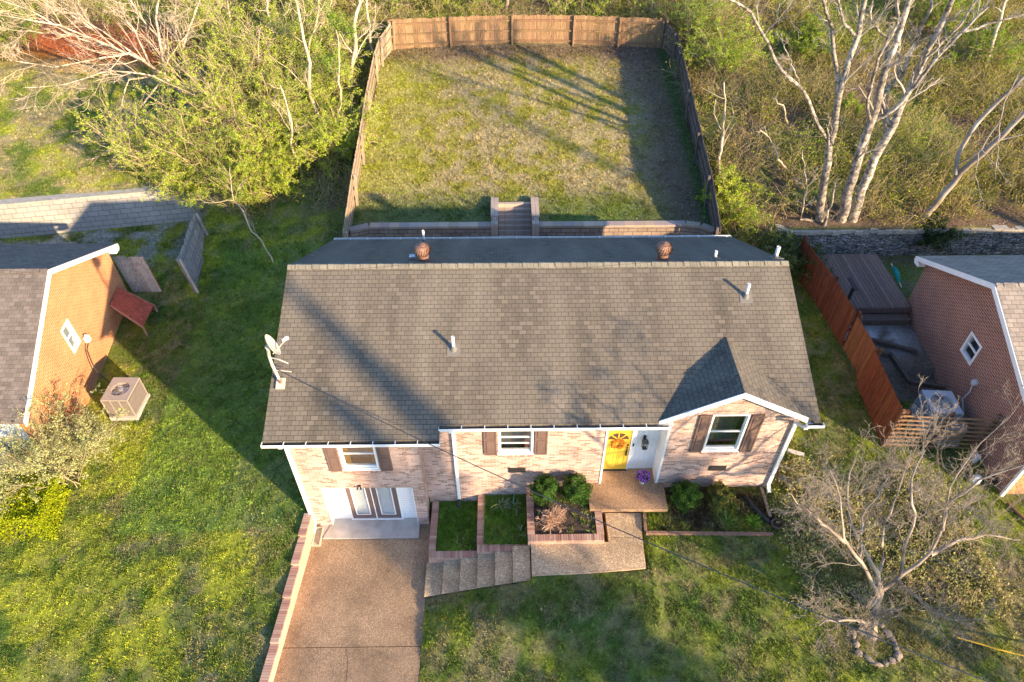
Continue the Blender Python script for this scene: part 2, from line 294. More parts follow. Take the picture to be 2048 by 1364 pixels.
# ------------------------------------------------------------------ mesh building
def tag(o, label=None, cat=None, group=None, kind=None):
    for k, v in (('label', label), ('category', cat), ('group', group), ('kind', kind)):
        if v: o[k] = v
    return o
def thing(name, label, cat, loc=(0, 0, 0), group=None, rotz=0):
    o = bpy.data.objects.new(name, None); C.objects.link(o); o.location = loc; o.rotation_euler = (0, 0, rotz); o.empty_display_size = .2
    return tag(o, label, cat, group)
def root_of(o):
    while o.parent: o = o.parent
    return o
def uvgen(me):
    n = len(me.polygons)
    if n == 0: return
    nv = len(me.vertices); co = np.empty(nv*3, np.float32); me.vertices.foreach_get('co', co); co = co.reshape(-1, 3)
    nl = len(me.loops); li = np.empty(nl, np.int32); me.loops.foreach_get('vertex_index', li)
    nr = np.empty(n*3, np.float32); me.polygons.foreach_get('normal', nr); nr = nr.reshape(-1, 3)
    lt = np.empty(n, np.int32); me.polygons.foreach_get('loop_total', lt)
    N = np.repeat(nr, lt, axis=0); P = co[li]
    t = np.stack([-N[:, 1], N[:, 0], np.zeros(nl)], 1); ln = np.linalg.norm(t, axis=1); flat = ln < .02
    t[~flat] /= ln[~flat][:, None]; t[flat] = (1, 0, 0); b = np.cross(N, t)
    uv = np.stack([(P*t).sum(1), (P*b).sum(1)], 1).astype(np.float32)
    l = me.uv_layers.new(name='UVMap'); l.data.foreach_set('uv', uv.ravel())
class MB:
    def __init__(s): s.v = []; s.f = []; s.mi = []; s.m = []; s.c = []; s.cur = 0; s.col = (1, 1, 1)
    def use(s, m):
        if m not in s.m: s.m.append(m)
        s.cur = s.m.index(m); return s
    def add(s, vs, fs):
        o = len(s.v); s.v += [tuple(v) for v in vs]; s.c += [s.col]*len(vs)
        for f in fs: s.f.append(tuple(i+o for i in f)); s.mi.append(s.cur)
        return s
    def quad(s, a, b, c, d): return s.add([a, b, c, d], [(0, 1, 2, 3)])
    def box(s, x0, x1, y0, y1, z0, z1):
        return s.hexa([(x0, y0, z0), (x1, y0, z0), (x1, y1, z0), (x0, y1, z0)], [(x0, y0, z1), (x1, y0, z1), (x1, y1, z1), (x0, y1, z1)])
    def hexa(s, lo, hi):
        n = len(lo); f = [tuple(range(n-1, -1, -1)), tuple(range(n, 2*n))]
        f += [(i, (i+1) % n, (i+1) % n+n, i+n) for i in range(n)]
        return s.add(list(lo)+list(hi), f)
    def prism(s, poly, z0, z1): return s.hexa([(p[0], p[1], z0) for p in poly], [(p[0], p[1], z1) for p in poly])
    def obox(s, c, ax, ay, az):     # oriented box centre + half axes
        c, ax, ay, az = map(Vector, (c, ax, ay, az))
        lo = [c-ax-ay-az, c+ax-ay-az, c+ax+ay-az, c-ax+ay-az]; hi = [p+2*az for p in lo]
        return s.hexa(lo, hi)
    def bar(s, a, b, w, h, up=(0, 0, 1)):
        a = Vector(a); b = Vector(b); d = (b-a); L = d.length; d.normalize(); up = Vector(up)
        if abs(d.dot(up)) > .98: up = Vector((0, 1, 0))
        sd = d.cross(up).normalized(); u2 = sd.cross(d)
        return s.obox((a+b)/2, d*L/2, sd*w/2, u2*h/2)
    def tube(s, pts, rad, n=8, caps=True):
        pts = [Vector(p) for p in pts]; k = len(pts)
        if not hasattr(rad, '__len__'): rad = [rad]*k
        vs = []; t0 = None
        for i, p in enumerate(pts):
            t = (pts[min(i+1, k-1)]-pts[max(i-1, 0)]).normalized()
            ref = Vector((0, 0, 1)) if abs(t.z) < .9 else Vector((0, 1, 0))
            a = t.cross(ref).normalized() if t0 is None else (t0-t*t0.dot(t)).normalized(); t0 = a
            b = t.cross(a)
            for j in range(n):
                g = 2*math.pi*j/n; vs.append(p+(a*math.cos(g)+b*math.sin(g))*rad[i])
        fs = [(i*n+j, i*n+(j+1) % n, (i+1)*n+(j+1) % n, (i+1)*n+j) for i in range(k-1) for j in range(n)]
        if caps: fs += [tuple(range(n-1, -1, -1)), tuple(range((k-1)*n, k*n))]
        return s.add(vs, fs)
    def lathe(s, c, prof, n=20, axis=None, flip=False):
        vs = []; c = Vector(c)
        q = Vector((0, 0, 1)).rotation_difference(Vector(axis)) if axis is not None else None
        for r, z in prof:
            for j in range(n):
                g = 2*math.pi*j/n; v = Vector((r*math.cos(g), r*math.sin(g), z)); vs.append(c+(q @ v if q else v))
        k = len(prof); fs = [(i*n+j, i*n+(j+1) % n, (i+1)*n+(j+1) % n, (i+1)*n+j) for i in range(k-1) for j in range(n)]
        fs += [tuple(range(n-1, -1, -1)), tuple(range((k-1)*n, k*n))]
        return s.add(vs, fs)
    def build(s, name, m=None, parent=None, smooth=False, local=False):
        me = bpy.data.meshes.new(name); off = Vector((0, 0, 0))
        if parent is not None and not local: off = root_of(parent).location
        me.from_pydata([(v[0]-off[0], v[1]-off[1], v[2]-off[2]) for v in s.v], [], s.f)
        ms = s.m if s.m else [m]
        for q in ms: me.materials.append(q)
        if len(ms) > 1: me.polygons.foreach_set('material_index', s.mi)
        import bmesh
        bm = bmesh.new(); bm.from_mesh(me); bmesh.ops.recalc_face_normals(bm, faces=bm.faces); bm.to_mesh(me); bm.free()
        uvgen(me)
        if any(c != (1, 1, 1) for c in s.c):
            a = me.attributes.new('tint', 'FLOAT_COLOR', 'POINT'); a.data.foreach_set('color', np.array([(*c, 1) for c in s.c], np.float32).ravel())
        if smooth: me.polygons.foreach_set('use_smooth', [True]*len(me.polygons))
        o = bpy.data.objects.new(name, me); C.objects.link(o)
        if parent is not None: o.parent = parent
        return o
def npmesh(name, V, F, col=None, m=None, parent=None, smooth=False, local=False):
    V = np.asarray(V, np.float32)
    if parent is not None and not local:
        V = V-np.array(root_of(parent).location, np.float32)
    me = bpy.data.meshes.new(name); Fs = F if isinstance(F, list) else [F]
    idx = np.concatenate([f.ravel() for f in Fs]).astype(np.int32); tot = np.concatenate([np.full(len(f), f.shape[1], np.int32) for f in Fs])
    me.vertices.add(len(V)); me.vertices.foreach_set('co', V.ravel()); me.loops.add(len(idx)); me.loops.foreach_set('vertex_index', idx)
    me.polygons.add(len(tot)); me.polygons.foreach_set('loop_start', np.concatenate([[0], np.cumsum(tot)[:-1]]).astype(np.int32)); me.polygons.foreach_set('loop_total', tot)
    if smooth: me.polygons.foreach_set('use_smooth', np.ones(len(tot), bool))
    me.update(calc_edges=True)
    if col is not None:
        a = me.attributes.new('tint', 'FLOAT_COLOR', 'POINT'); a.data.foreach_set('color', np.concatenate([col, np.ones((len(V), 1))], 1).astype(np.float32).ravel())
    me.materials.append(m); o = bpy.data.objects.new(name, me); C.objects.link(o)
    if parent is not None: o.parent = parent
    return o
def struct(o): o['kind'] = 'structure'; return o

# vectorised tubes, leaves, growth ------------------------------------
def vtubes(P, R, s=3):
    N, k, _ = P.shape; T = np.gradient(P, axis=1); T /= np.linalg.norm(T, axis=2, keepdims=True)+1e-9
    ref = np.array([.23, .91, .34]); A = np.cross(T, ref); A /= np.linalg.norm(A, axis=2, keepdims=True)+1e-9; B = np.cross(T, A)
    g = np.arange(s)*2*np.pi/s
    V = P[:, :, None, :]+R[:, :, None, None]*(A[:, :, None, :]*np.cos(g)[:, None]+B[:, :, None, :]*np.sin(g)[:, None])
    V = V.reshape(-1, 3); i = np.arange(N)[:, None, None]*k*s; a = np.arange(k-1)[None, :, None]*s; j = np.arange(s)[None, None, :]; j2 = (j+1) % s
    F = np.stack([i+a+j, i+a+j2, i+a+s+j2, i+a+s+j], -1).reshape(-1, 4)
    return V, F
def unit(v): return v/(np.linalg.norm(v, axis=-1, keepdims=True)+1e-9)
def strand(base, d, L, k, jit, trop, r):
    """polylines from base in direction d with length L"""
    N = len(base); P = np.zeros((N, k, 3)); P[:, 0] = base; d = d.copy(); st = (L/(k-1))[:, None]
    for i in range(1, k):
        P[:, i] = P[:, i-1]+d*st; d = unit(d+r.normal(0, jit, (N, 3))+np.array(trop))
    return P
def sprout(P, R, nper, ang, ratio, r, k=5, jit=.18, trop=(0, 0, .06), tmin=.25, lens=None, rr=.5, tmax=1.):
    N = len(P); kk = P.shape[1]; n = N*nper
    idx = np.repeat(np.arange(N), nper); t = r.uniform(tmin, tmax, n)*(kk-1-1e-6); i0 = np.minimum(t.astype(int), kk-2); f = (t-i0)[:, None]
    base = P[idx, i0]*(1-f)+P[idx, i0+1]*f; tan = unit(P[idx, i0+1]-P[idx, i0])
    rd = r.normal(0, 1, (n, 3)); rd = unit(rd-(rd*tan).sum(1, keepdims=True)*tan)
    a = r.uniform(ang[0], ang[1], n)[:, None]; d = tan*np.cos(a)+rd*np.sin(a)
    PL = np.linalg.norm(np.diff(P, axis=1), axis=2).sum(1)[idx] if lens is None else lens
    L = PL*ratio*r.uniform(.6, 1.2, n)*(1.15-.5*t/(kk-1))
    Q = strand(base, d, L, k, jit, trop, r); r0 = (R[idx, i0]*(1-f[:, 0])+R[idx, i0+1]*f[:, 0])*rr
    return Q, r0[:, None]*np.linspace(1, .35, k)[None, :]
def resample(pts, rad, k):
    p = np.array([tuple(q) for q in pts], float); seg = np.concatenate([[0], np.cumsum(np.linalg.norm(np.diff(p, axis=0), axis=1))])
    t = np.linspace(0, seg[-1], k); rr = np.interp(t, np.linspace(0, seg[-1], len(rad)), rad)
    return np.stack([np.interp(t, seg, p[:, i]) for i in range(3)], 1), rr
class Acc:
    def __init__(s): s.V = []; s.F4 = []; s.F3 = []; s.C = []; s.n = 0
    def put(s, V, F, col):
        if len(V) == 0: return
        s.V.append(V); s.C.append(np.broadcast_to(col, V.shape) if np.ndim(col) < 2 else col)
        (s.F4 if F.shape[1] == 4 else s.F3).append(F+s.n); s.n += len(V)
    def build(s, name, m, parent=None, smooth=False, local=False):
        F = ([np.concatenate(s.F4)] if s.F4 else [])+([np.concatenate(s.F3)] if s.F3 else [])
        return npmesh(name, np.concatenate(s.V), F, np.concatenate(s.C), m, parent, smooth, local)
def leaves(c, size, r, up=.3, asp=.6):
    n = len(c); nr = unit(r.normal(0, 1, (n, 3))+np.array((0, 0, up))); a = unit(np.cross(nr, r.normal(0, 1, (n, 3)))); b = np.cross(nr, a)
    sz = (size*r.uniform(.6, 1.4, n))[:, None]; a = a*sz; b = b*sz*asp
    V = np.stack([c-a, c-b*.9+a*.1, c+a, c+b*.9+a*.1], 1).reshape(-1, 3); F = np.arange(n*4).reshape(-1, 4); return V, F
def pal(n, cols, r, var=.12):
    cols = np.array(cols); k = r.integers(0, len(cols), n); f = r.random((n, 1)); k2 = r.integers(0, len(cols), n)
    c = cols[k]*(1-f*.5)+cols[k2]*f*.5; return np.clip(c*(1+r.normal(0, var, (n, 1))), 0, 1)

# ================================================================== GROUND
def lin(*segs):
    out = []
    for a, b, d in segs: out += list(np.arange(a, b-1e-6, d))
    return np.array(out)
gx = lin((-900, -200, 100), (-200, -60, 20), (-60, -30, 2), (-30, -7.2, .3), (-7.2, -6.2, .06), (-6.2, -2.8, .3), (-2.8, -2.4, .05), (-2.4, -.7, .25), (-.7, 1.6, .05), (1.6, 13.4, .25), (13.4, 32, .3), (32, 60, 2), (60, 200, 20), (200, 901, 100))
gy = lin((-900, -200, 100), (-200, -30, 20), (-30, 2, 2), (2, 9.6, .25), (9.6, 10.3, .06), (10.3, 12.2, .25), (12.2, 25, .25), (25, 25.9, .06), (25.9, 26.6, .2), (26.6, 29.6, .1), (29.6, 48, .25), (48, 80, 2), (80, 200, 20), (200, 901, 100))
X, Y = np.meshgrid(gx, gy); Hh = hgt(X, Y); nx, ny = len(gx), len(gy)
V = np.stack([X.ravel(), Y.ravel(), Hh.ravel()], 1); ii = (np.arange(ny-1)[:, None]*nx+np.arange(nx-1)[None, :]).ravel()
F = np.stack([ii, ii+1, ii+nx+1, ii+nx], 1)
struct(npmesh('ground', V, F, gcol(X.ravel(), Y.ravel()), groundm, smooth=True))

# driveway, slabs, walk, steps, porch
b = MB(); jy = 8.35
def dleft(y): return -6.42-.057*(11.77-y)
for y0, y1 in ((jy+.012, 11.86), (-6, jy-.012)):
    b.prism([(dleft(y0), y0), (-2.56, y0), (-2.56, y1), (dleft(y1), y1)], -1.75, -1.5)
b.prism([(-2.92, 11.87), (-2.51, 11.87), (-2.51, 12.62), (-2.94, 12.62)], -1.75, -1.503)
struct(b.build('driveway', aggD))
b = MB(); r5 = random.Random(8); yy = 8.3; xx = -4.75
while yy > 5.5:
    x2 = xx+r5.gauss(-.01, .03); y2 = yy-.12; b.prism([(xx-.006, yy), (x2-.006, y2), (x2+.006, y2), (xx+.006, yy)], -1.4995, -1.4975); xx, yy = x2, y2
struct(b.build('driveway_crack', mat('crack_dark', (.06, .04, .03), .95)))
b = MB(); b.prism([(-6.1, 11.88), (-2.93, 11.88), (-2.95, 12.62), (-5.82, 12.62)], -1.7, -1.44); b.prism([(-6.4, 11.9), (-6.13, 11.9), (-5.86, 12.4), (-6.4, 12.4)], -1.7, -1.46)
struct(b.build('garage_apron', concrete))
b = MB()
for i in range(6):
    x0 = -2.55+.543*i+(.01 if i else 0); z = -1.33+.17*i
    b.prism([(x0-.03, 9.80), (x0+.505, 9.84), (x0+.505, 10.98), (x0-.03, 10.98)], z-.05, z); b.prism([(x0+.01, 9.83), (x0+.505, 9.86), (x0+.505, 10.97), (x0+.01, 10.97)], -1.8, z-.051)
steps = b.build('concrete_steps', aggW); tag(steps, 'six broad exposed aggregate steps climbing from the driveway to the front walk', 'steps')
b = MB(); b.prism([(.72, 9.9), (2.4, 9.96), (4.16, 10.1), (4.2, 11.12), (3.14, 11.12), (3.13, 10.98), (.72, 10.98)], -.8, -.3); b.prism([(3.14, 11.14), (4.2, 11.14), (4.29, 11.99), (3.14, 12.01)], -.8, -.3)
struct(b.build('front_walk', aggW))
b = MB(); b.prism([(2.62, 11.96), (5.09, 11.93), (5.12, 12.93), (4.84, 12.94), (4.84, 13.5), (3.07, 13.5), (3.07, 12.94), (2.62, 12.94)], -.14, 0); b.prism([(2.72, 12.06), (5.0, 12.05), (5.0, 12.9), (2.72, 12.9)], -.75, -.145)
struct(b.build('porch', aggP))

# ================================================================== MAIN HOUSE
HX0, HX1, HY0, HYG, HY1 = -6.45, 8.70, 12.95, 12.40, 21.2
house = thing('brick_house', 'pale pink brick split level house with a grey shingle roof and yellow front door', 'house', (0, 17, -1.5))
def wall_open(b, x0, x1, z0, z1, y, ops, depth=.16):
    xs = sorted({x0, x1, *[o[0] for o in ops], *[o[1] for o in ops]}); zs = sorted({z0, z1, *[o[2] for o in ops], *[o[3] for o in ops]})
    for i in range(len(xs)-1):
        for j in range(len(zs)-1):
            cx, cz = (xs[i]+xs[i+1])/2, (zs[j]+zs[j+1])/2
            if any(o[0] < cx < o[1] and o[2] < cz < o[3] for o in ops): continue
            b.box(xs[i], xs[i+1], y, y+depth, zs[j], zs[j+1]) if False else b.quad((xs[i], y, zs[j]), (xs[i+1], y, zs[j]), (xs[i+1], y, zs[j+1]), (xs[i], y, zs[j+1]))
    for o in ops:
        a, c, d, e = o
        b.quad((a, y, d), (a, y+depth, d), (a, y+depth, e), (a, y, e)); b.quad((c, y, d), (c, y+depth, d), (c, y+depth, e), (c, y, e))
        b.quad((a, y, d), (c, y, d), (c, y+depth, d), (a, y+depth, d)); b.quad((a, y, e), (c, y, e), (c, y+depth, e), (a, y+depth, e))
WG = (-4.97, -3.87, 1.68, 3.05); WM = (-.27, .81, 1.66, 3.1); WR = (6.07, 7.18, 1.70, 3.42); GO = (-5.87, -2.98, -1.5, .66)
b = MB()
wall_open(b, HX0, -2.62, -1.75, 3.42, HYG, [WG, GO]); wall_open(b, -2.62, 3.07, -1.3, 3.62, HY0, [WM]); wall_open(b, 4.84, HX1, -.9, 3.62, HY0, [WR])
b.add([(4.42, HY0, 3.62), (8.74, HY0, 3.62), (6.60, HY0, 4.66)], [(0, 1, 2)])
b.quad((-2.62, HYG, -1.75), (-2.62, HY0, -1.75), (-2.62, HY0, 3.5), (-2.62, HYG, 3.4))
rz = 5.72
def side(x): b.add([(x, HYG if x < 0 else HY0, -1.75), (x, HY1, -1.3), (x, HY1, 3.6), (x, 17.05, rz), (x, HYG if x < 0 else HY0, 3.42 if x < 0 else 3.65)], [(0, 1, 2, 3, 4)])
side(HX0); side(HX1); b.quad((HX0, HY1, -1.3), (HX1, HY1, -1.3), (HX1, HY1, 3.6), (HX0, HY1, 3.6))
b.quad((3.07, HY0, 2.80), (4.84, HY0, 2.80), (4.84, HY0, 3.62), (3.07, HY0, 3.62))
wallo = b.build('wall', pinkbrick, house)
# entry recess
b = MB().use(white_panel)
b.quad((3.07, 13.52, -.05), (4.84, 13.52, -.05), (4.84, 13.52, 2.86), (3.07, 13.52, 2.86))
b.quad((4.837, 12.9, -.05), (4.837, 13.52, -.05), (4.837, 13.52, 2.86), (4.837, 12.9, 2.86)); b.quad((3.073, 12.95, -.05), (3.073, 13.52, -.05), (3.073, 13.52, 2.86), (3.073, 12.95, 2.86))
b.use(white).quad((3.07, 12.9, 2.82), (4.84, 12.9, 2.82), (4.84, 13.52, 2.82), (3.07, 13.52, 2.82)); b.box(3.08, 4.84, 13.495, 13.518, 2.16, 2.80)
b.box(3.0, 3.06, 12.925, 12.948, 0, 2.82); b.box(4.85, 4.92, 12.925, 12.948, 0, 3.6)
b.build('entry_panel', None, house)
# windows
def window(op, y, curtains=False, bars=1, dy=.09):
    x0, x1, z0, z1 = op; f = MB(); t = .055
    f.box(x0, x0+t, y-.02, y+.13, z0, z1); f.box(x1-t, x1, y-.02, y+.13, z0, z1); f.box(x0+t, x1-t, y-.02, y+.13, z1-t, z1); f.box(x0+t, x1-t, y-.02, y+.13, z0, z0+t)
    fo = f.build('window', white, house)
    s = MB(); mz = (z0+z1)/2; a, c = x0+t+.002, x1-t-.002; q = .032
    s.box(a, a+q, y+.04, y+.09, z0+t, z1-t); s.box(c-q, c, y+.04, y+.09, z0+t, z1-t); s.box(a+q, c-q, y+.045, y+.075, mz-.022, mz+.022)
    s.box(a+q, c-q, y+.045, y+.09, z0+t, z0+t+.04); s.box(a+q, c-q, y+.04, y+.09, z1-t-.04, z1-t)
    if bars > 1: s.box(a+q, c-q, y+.048, y+.072, mz-.31, mz-.28)
    s.build('sash', white, fo)
    g = MB(); g.quad((a+q-.01, y+.07, z0+t), (c-q+.01, y+.07, z0+t), (c-q+.01, y+.07, z1-t), (a+q-.01, y+.07, z1-t)); g.build('pane', glassmat(), fo)
    g = MB(); g.box(x0-.03, x1+.03, y-.045, y-.004, z0-.05, z0-.003); g.build('sill', white, fo)
    g = MB(); g.box(x0-.02, x1+.02, y-.045, y-.006, z0-.13, z0-.052); g.build('brick_sill', capbrick, fo)
    g = MB(); g.box(x0+.02, x1-.02, y+.5, y+.55, z0-.1, z1); g.build('room_wall', inner, fo)
    if curtains:
        g = MB()
        for sx, dx in ((x0+t+.03, 1), (x1-t-.03, -1)):
            n = 9
            for i in range(n):
                wv = .15*(i/n); p = sx+dx*wv; p2 = sx+dx*.15*((i+1)/n); ya = y+.16+.02*(i % 2); yb = y+.16+.02*((i+1) % 2)
                g.quad((p, ya, z0+.05), (p2, yb, z0+.05), (p2-dx*.03, yb, z1), (p-dx*.03, ya, z1))
        g.box(x0+t, x1-t, y+.14, y+.2, z1-.30, z1-.05); g.build('curtain', goldcurt, fo)
    return fo
window(WG, HYG, True); window(WM, HY0, bars=2); window(WR, HY0)
def shutter(x0, x1, z0, z1, y):
    b = MB(); b.box(x0, x1, y-.035, y-.004, z0, z1); mz = (z0+z1)/2+.02; s = .06
    for a, c in ((z0+.07, mz-.035), (mz+.035, z1-.07)):
        b.box(x0+s-.012, x1-s+.012, y-.041, y-.036, a-.012, c+.012); b.box(x0+s+.02, x1-s-.02, y-.056, y-.042, a+.03, c-.03)
    for a, c in ((x0, x0+s-.014), (x1-s+.014, x1)): b.box(a, c, y-.052, y-.036, z0, z1)
    for a, c in ((z0, z0+.056), (mz-.022, mz+.022), (z1-.056, z1)): b.box(x0+s-.013, x1-s+.013, y-.050, y-.036, a, c)
    b.build('shutter', shutterm, house)
for a in ((-5.37, -5.01, 1.62, 3.08, HYG), (-3.83, -3.47, 1.62, 3.08, HYG), (-.70, -.31, 1.62, 3.12, HY0), (.85, 1.24, 1.62, 3.12, HY0), (5.68, 6.03, 1.65, 3.42, HY0), (7.22, 7.60, 1.65, 3.42, HY0)): shutter(*a)
# front door
dy = 13.505
b = MB(); b.box(3.13, 3.95, dy-.03, dy-.002, .03, 2.10); fd = b.build('front_door', yellow, house)
b = MB()
for x0, x1, z0, z1 in ((3.24, 3.49, .22, .86), (3.59, 3.84, .22, .86), (3.24, 3.49, 1.0, 1.45), (3.59, 3.84, 1.0, 1.45)):
    for q in ((x0, x1, z0, z0+.02), (x0, x1, z1-.02, z1), (x0, x0+.02, z0+.021, z1-.021), (x1-.02, x1, z0+.021, z1-.021)): b.box(q[0], q[1], dy-.045, dy-.031, q[2], q[3])
    b.box(x0+.06, x1-.06, dy-.042, dy-.031, z0+.06, z1-.06)
b.build('raised_panel', yellow, fd)
b = MB(); cz = 1.60
for i in range(4):
    a0 = math.pi*i/4+.07; a1 = math.pi*(i+1)/4-.07; n = 5; pts = [(3.54+.06*math.cos((a0+a1)/2), cz+.06*math.sin((a0+a1)/2))]+[(3.54+.33*math.cos(a0+(a1-a0)*k/n), cz+.33*math.sin(a0+(a1-a0)*k/n)) for k in range(n+1)]
    b.hexa([(p[0], dy-.034, p[1]) for p in pts], [(p[0], dy-.031, p[1]) for p in pts])
b.build('fanlight', mat('fanlight_glass', (.10, .05, .03), .12, spec=.6), fd)
b = MB(); b.tube([(3.87, dy-.08, .82), (3.87, dy-.09, .95), (3.87, dy-.08, 1.06)], .014, 6); b.box(3.845, 3.895, dy-.045, dy-.031, .78, 1.12); b.lathe((3.87, dy-.033, 1.2), [(.03, 0), (.03, .03), (.018, .04)], 10, (0, -1, 0)); b.build('handle', dark, fd)
b = MB(); b.box(3.84, 3.90, dy-.05, dy-.031, 1.28, 1.38); b.build('keypad', dark, fd)
b = MB(); b.box(3.09, 3.125, dy-.05, dy-.004, 0, 2.15); b.box(3.955, 3.99, dy-.05, dy-.004, 0, 2.15); b.box(3.125, 3.955, dy-.05, dy-.004, 2.105, 2.15); b.build('door_frame', white, house)
b = MB(); b.box(3.09, 3.99, dy-.09, dy-.01, 0.002, .028); b.build('threshold', dark, house)
b = MB(); b.box(4.04, 4.085, dy-.01, dy+.01, 1.22, 1.34); b.build('doorbell', dark, house)
# garage infill with double french doors
fanm = mat('satin_nickel', (.35, .33, .31), .35, metal=.8); gy_ = HYG+.22; b = MB()
b.box(-5.87, -5.24, gy_, gy_+.05, -1.49, .66); b.box(-5.86, -5.84, HYG-.01, gy_, -1.49, .655); b.build('siding_panel', whiteS, house); b = MB()
b.box(-3.50, -2.98, gy_, gy_+.05, -1.49, .66); b.box(-3.01, -2.985, HYG-.01, gy_, -1.49, .655)
b.build('siding_panel', whiteS, house)
b = MB(); b.box(-5.24, -5.19, gy_-.03, gy_+.05, -1.40, .655); b.box(-3.56, -3.50, gy_-.03, gy_+.05, -1.40, .655); b.box(-5.24, -3.5, gy_-.06, gy_+.05, -1.49, -1.402); b.box(-5.189, -3.561, gy_-.03, gy_+.05, .56, .655); b.build('door_frame', white, house)
for k, (x0, x1) in enumerate(((-5.185, -4.40), (-4.36, -3.565))):
    b = MB(); a, c, lo, hi = x0+.15, x1-.15, -1.17, .45
    b.box(x0, a, gy_-.02, gy_+.02, -1.40, .56); b.box(c, x1, gy_-.02, gy_+.02, -1.40, .56); b.box(a, c, gy_-.02, gy_+.02, -1.40, lo); b.box(a, c, gy_-.02, gy_+.02, hi, .56)
    d = b.build('french_door', doorbrown, house)
    b = MB(); q = .035
    b.box(a, a+q, gy_-.032, gy_-.021, lo, hi); b.box(c-q, c, gy_-.032, gy_-.021, lo, hi); b.box(a+q, c-q, gy_-.032, gy_-.021, lo, lo+q); b.box(a+q, c-q, gy_-.032, gy_-.021, hi-q, hi); b.build('glazing_frame', white, d)
    b = MB(); b.quad((a, gy_+.016, lo), (c, gy_+.016, lo), (c, gy_+.016, hi), (a, gy_+.016, hi)); b.build('blind', blindm, d)
    b = MB(); b.quad((a, gy_-.005, lo), (c, gy_-.005, lo), (c, gy_-.005, hi), (a, gy_-.005, hi)); b.build('pane', glassmat('clear_glass', .9), d)
    b = MB(); hx = x1-.05 if k == 0 else x0+.06; b.lathe((hx, gy_-.02, -.42), [(.03, 0), (.03, .012), (.012, .02), (.012, .05)], 10, (0, -1, 0)); b.bar((hx, gy_-.06, -.42), (hx+(-.07 if k == 0 else .07), gy_-.06, -.42), .012, .012); b.build('handle', fanm, d); b = MB(); b.lathe((hx, gy_-.02, -.30), [(.022, 0), (.02, .02)], 10, (0, -1, 0)); b.build('lock', fanm, d)
b = MB(); b.box(-4.395, -4.365, gy_-.04, gy_-.021, -1.39, .555); b.build('astragal', white, house)
for x0 in (.05, 6.47):
    b = MB(); b.box(x0, x0+.54, HY0-.03, HY0-.004, .66, .90)
    for k in range(5): b.box(x0+.03, x0+.51, HY0-.036, HY0-.031, .69+k*.042, .71+k*.042)
    b.build('foundation_vent', dark, house)
# roof
GA, GB, GL, GR = (6.60, 12.62, 4.74), (6.60, 14.80, 4.75), (4.38, 12.56, 3.64), (8.80, 12.56, 3.64)
RL, RR = (-6.75, 17.05, 5.87), (8.84, 17.05, 5.87)
FR = [(9.04, 12.5, 3.6), (-1.92, 12.5, 3.6), (-1.92, 12.12, 3.41), (-6.93, 12.12, 3.41)]
BK = [(-6.55, 21.62, 3.6), (8.70, 21.62, 3.6)]
def slab(b, pts, t=.10):
    return b.hexa([(p[0], p[1], p[2]-t) for p in pts], pts)
b = MB(); slab(b, [RL, RR, FR[0], (8.84, 12.5, 3.6), (6.60, 14.77, 4.735), (4.34, 12.5, 3.6), FR[1], FR[2], FR[3]]); slab(b, [RL, BK[0], BK[1], RR])
roof = b.build('roof', shingle, house)
# gable over the right bay

b = MB()
for tri in ((GA, GB, GL), (GA, GR, GB)): b.hexa([(p[0], p[1], p[2]-.10) for p in tri], tri)
b.build('gable_roof', shingle, roof)
b = MB(); n = 1
for s_ in (-1, 1): pass
def capline(b, A, B, w=.15, drop=.5, seg=.25, dl=(0, -1), dr=(0, 1)):
    A = Vector(A); B = Vector(B); L = (B-A).length; k = int(L/seg); d = (B-A)/k
    for i in range(k):
        p = A+d*i; q = p+d*1.02; up = Vector((0, 0, .025+.008*(i % 2))); e = Vector((0, 0, .012))
        for sx, sy in (dl, dr):
            o = Vector((sx*w, sy*w, -w*drop))
            b.quad(p+up+e, q+up, q+o+up, p+o+up+e)
capline(b, RL, RR); b.build('ridge_cap', capshingle, roof)
b = MB(); capline(b, GA, GB, .12, .5, .2, (-1, 0), (1, 0)); b.build('ridge_cap', shingle, roof)
# fascia, soffit, gutters
b = MB()
def rake(b, A, B, h=.17, t=.03, off=(0, 0)):
    A = Vector(A)-Vector((0, 0, .012)); B = Vector(B)-Vector((0, 0, .012)); o = Vector((*off, 0)); d = Vector((0, 0, h))
    b.hexa([A-d, B-d, B-d+o, A-d+o], [A, B, B+o, A+o])
dn = Vector((0, 0, -.09))
for A_, B_, o_ in ((RL, FR[3], -.012), (RL, BK[0], -.012), (RR, FR[0], .012), (RR, BK[1], .012)): rake(b, Vector(A_)+dn, Vector(B_)+dn, .12, off=(-o_*2, 0))
A = Vector(GA)+Vector((0, -.004, .015)); rake(b, A, Vector(GL)+Vector((0, -.004, .01)), .20, off=(0, -.03)); rake(b, A, Vector(GR)+Vector((-.14, -.004, .085)), .20, off=(0, -.03))
b.box(FR[3][0], -1.93, 12.125, 12.15, 3.22, 3.305); b.box(-1.90, 4.40, 12.505, 12.53, 3.41, 3.495); b.box(8.72, 9.0, 12.505, 12.53, 3.41, 3.495)
b.build('fascia', white, house)
for q in (((-1.93, 12.51, 3.42), (4.84, 12.51, 3.42), (4.84, 12.95, 3.42), (-1.93, 12.95, 3.42)), ((8.70, 12.51, 3.42), (9.0, 12.51, 3.42), (9.0, 13.5, 3.92), (8.70, 13.5, 3.92)),
          ((-6.9, 12.13, 3.235), (-1.93, 12.13, 3.235), (-1.93, 12.4, 3.235), (-6.9, 12.4, 3.235)), ((-6.9, 12.4, 3.3), (-6.45, 12.4, 3.3), (-6.45, 17.05, 5.6), (-6.75, 17.05, 5.6)), ((-6.55, 21.2, 3.42), (8.7, 21.2, 3.42), (8.7, 21.6, 3.42), (-6.55, 21.6, 3.42))):
    b = MB(); b.quad(*q); b.build('soffit', white, house)
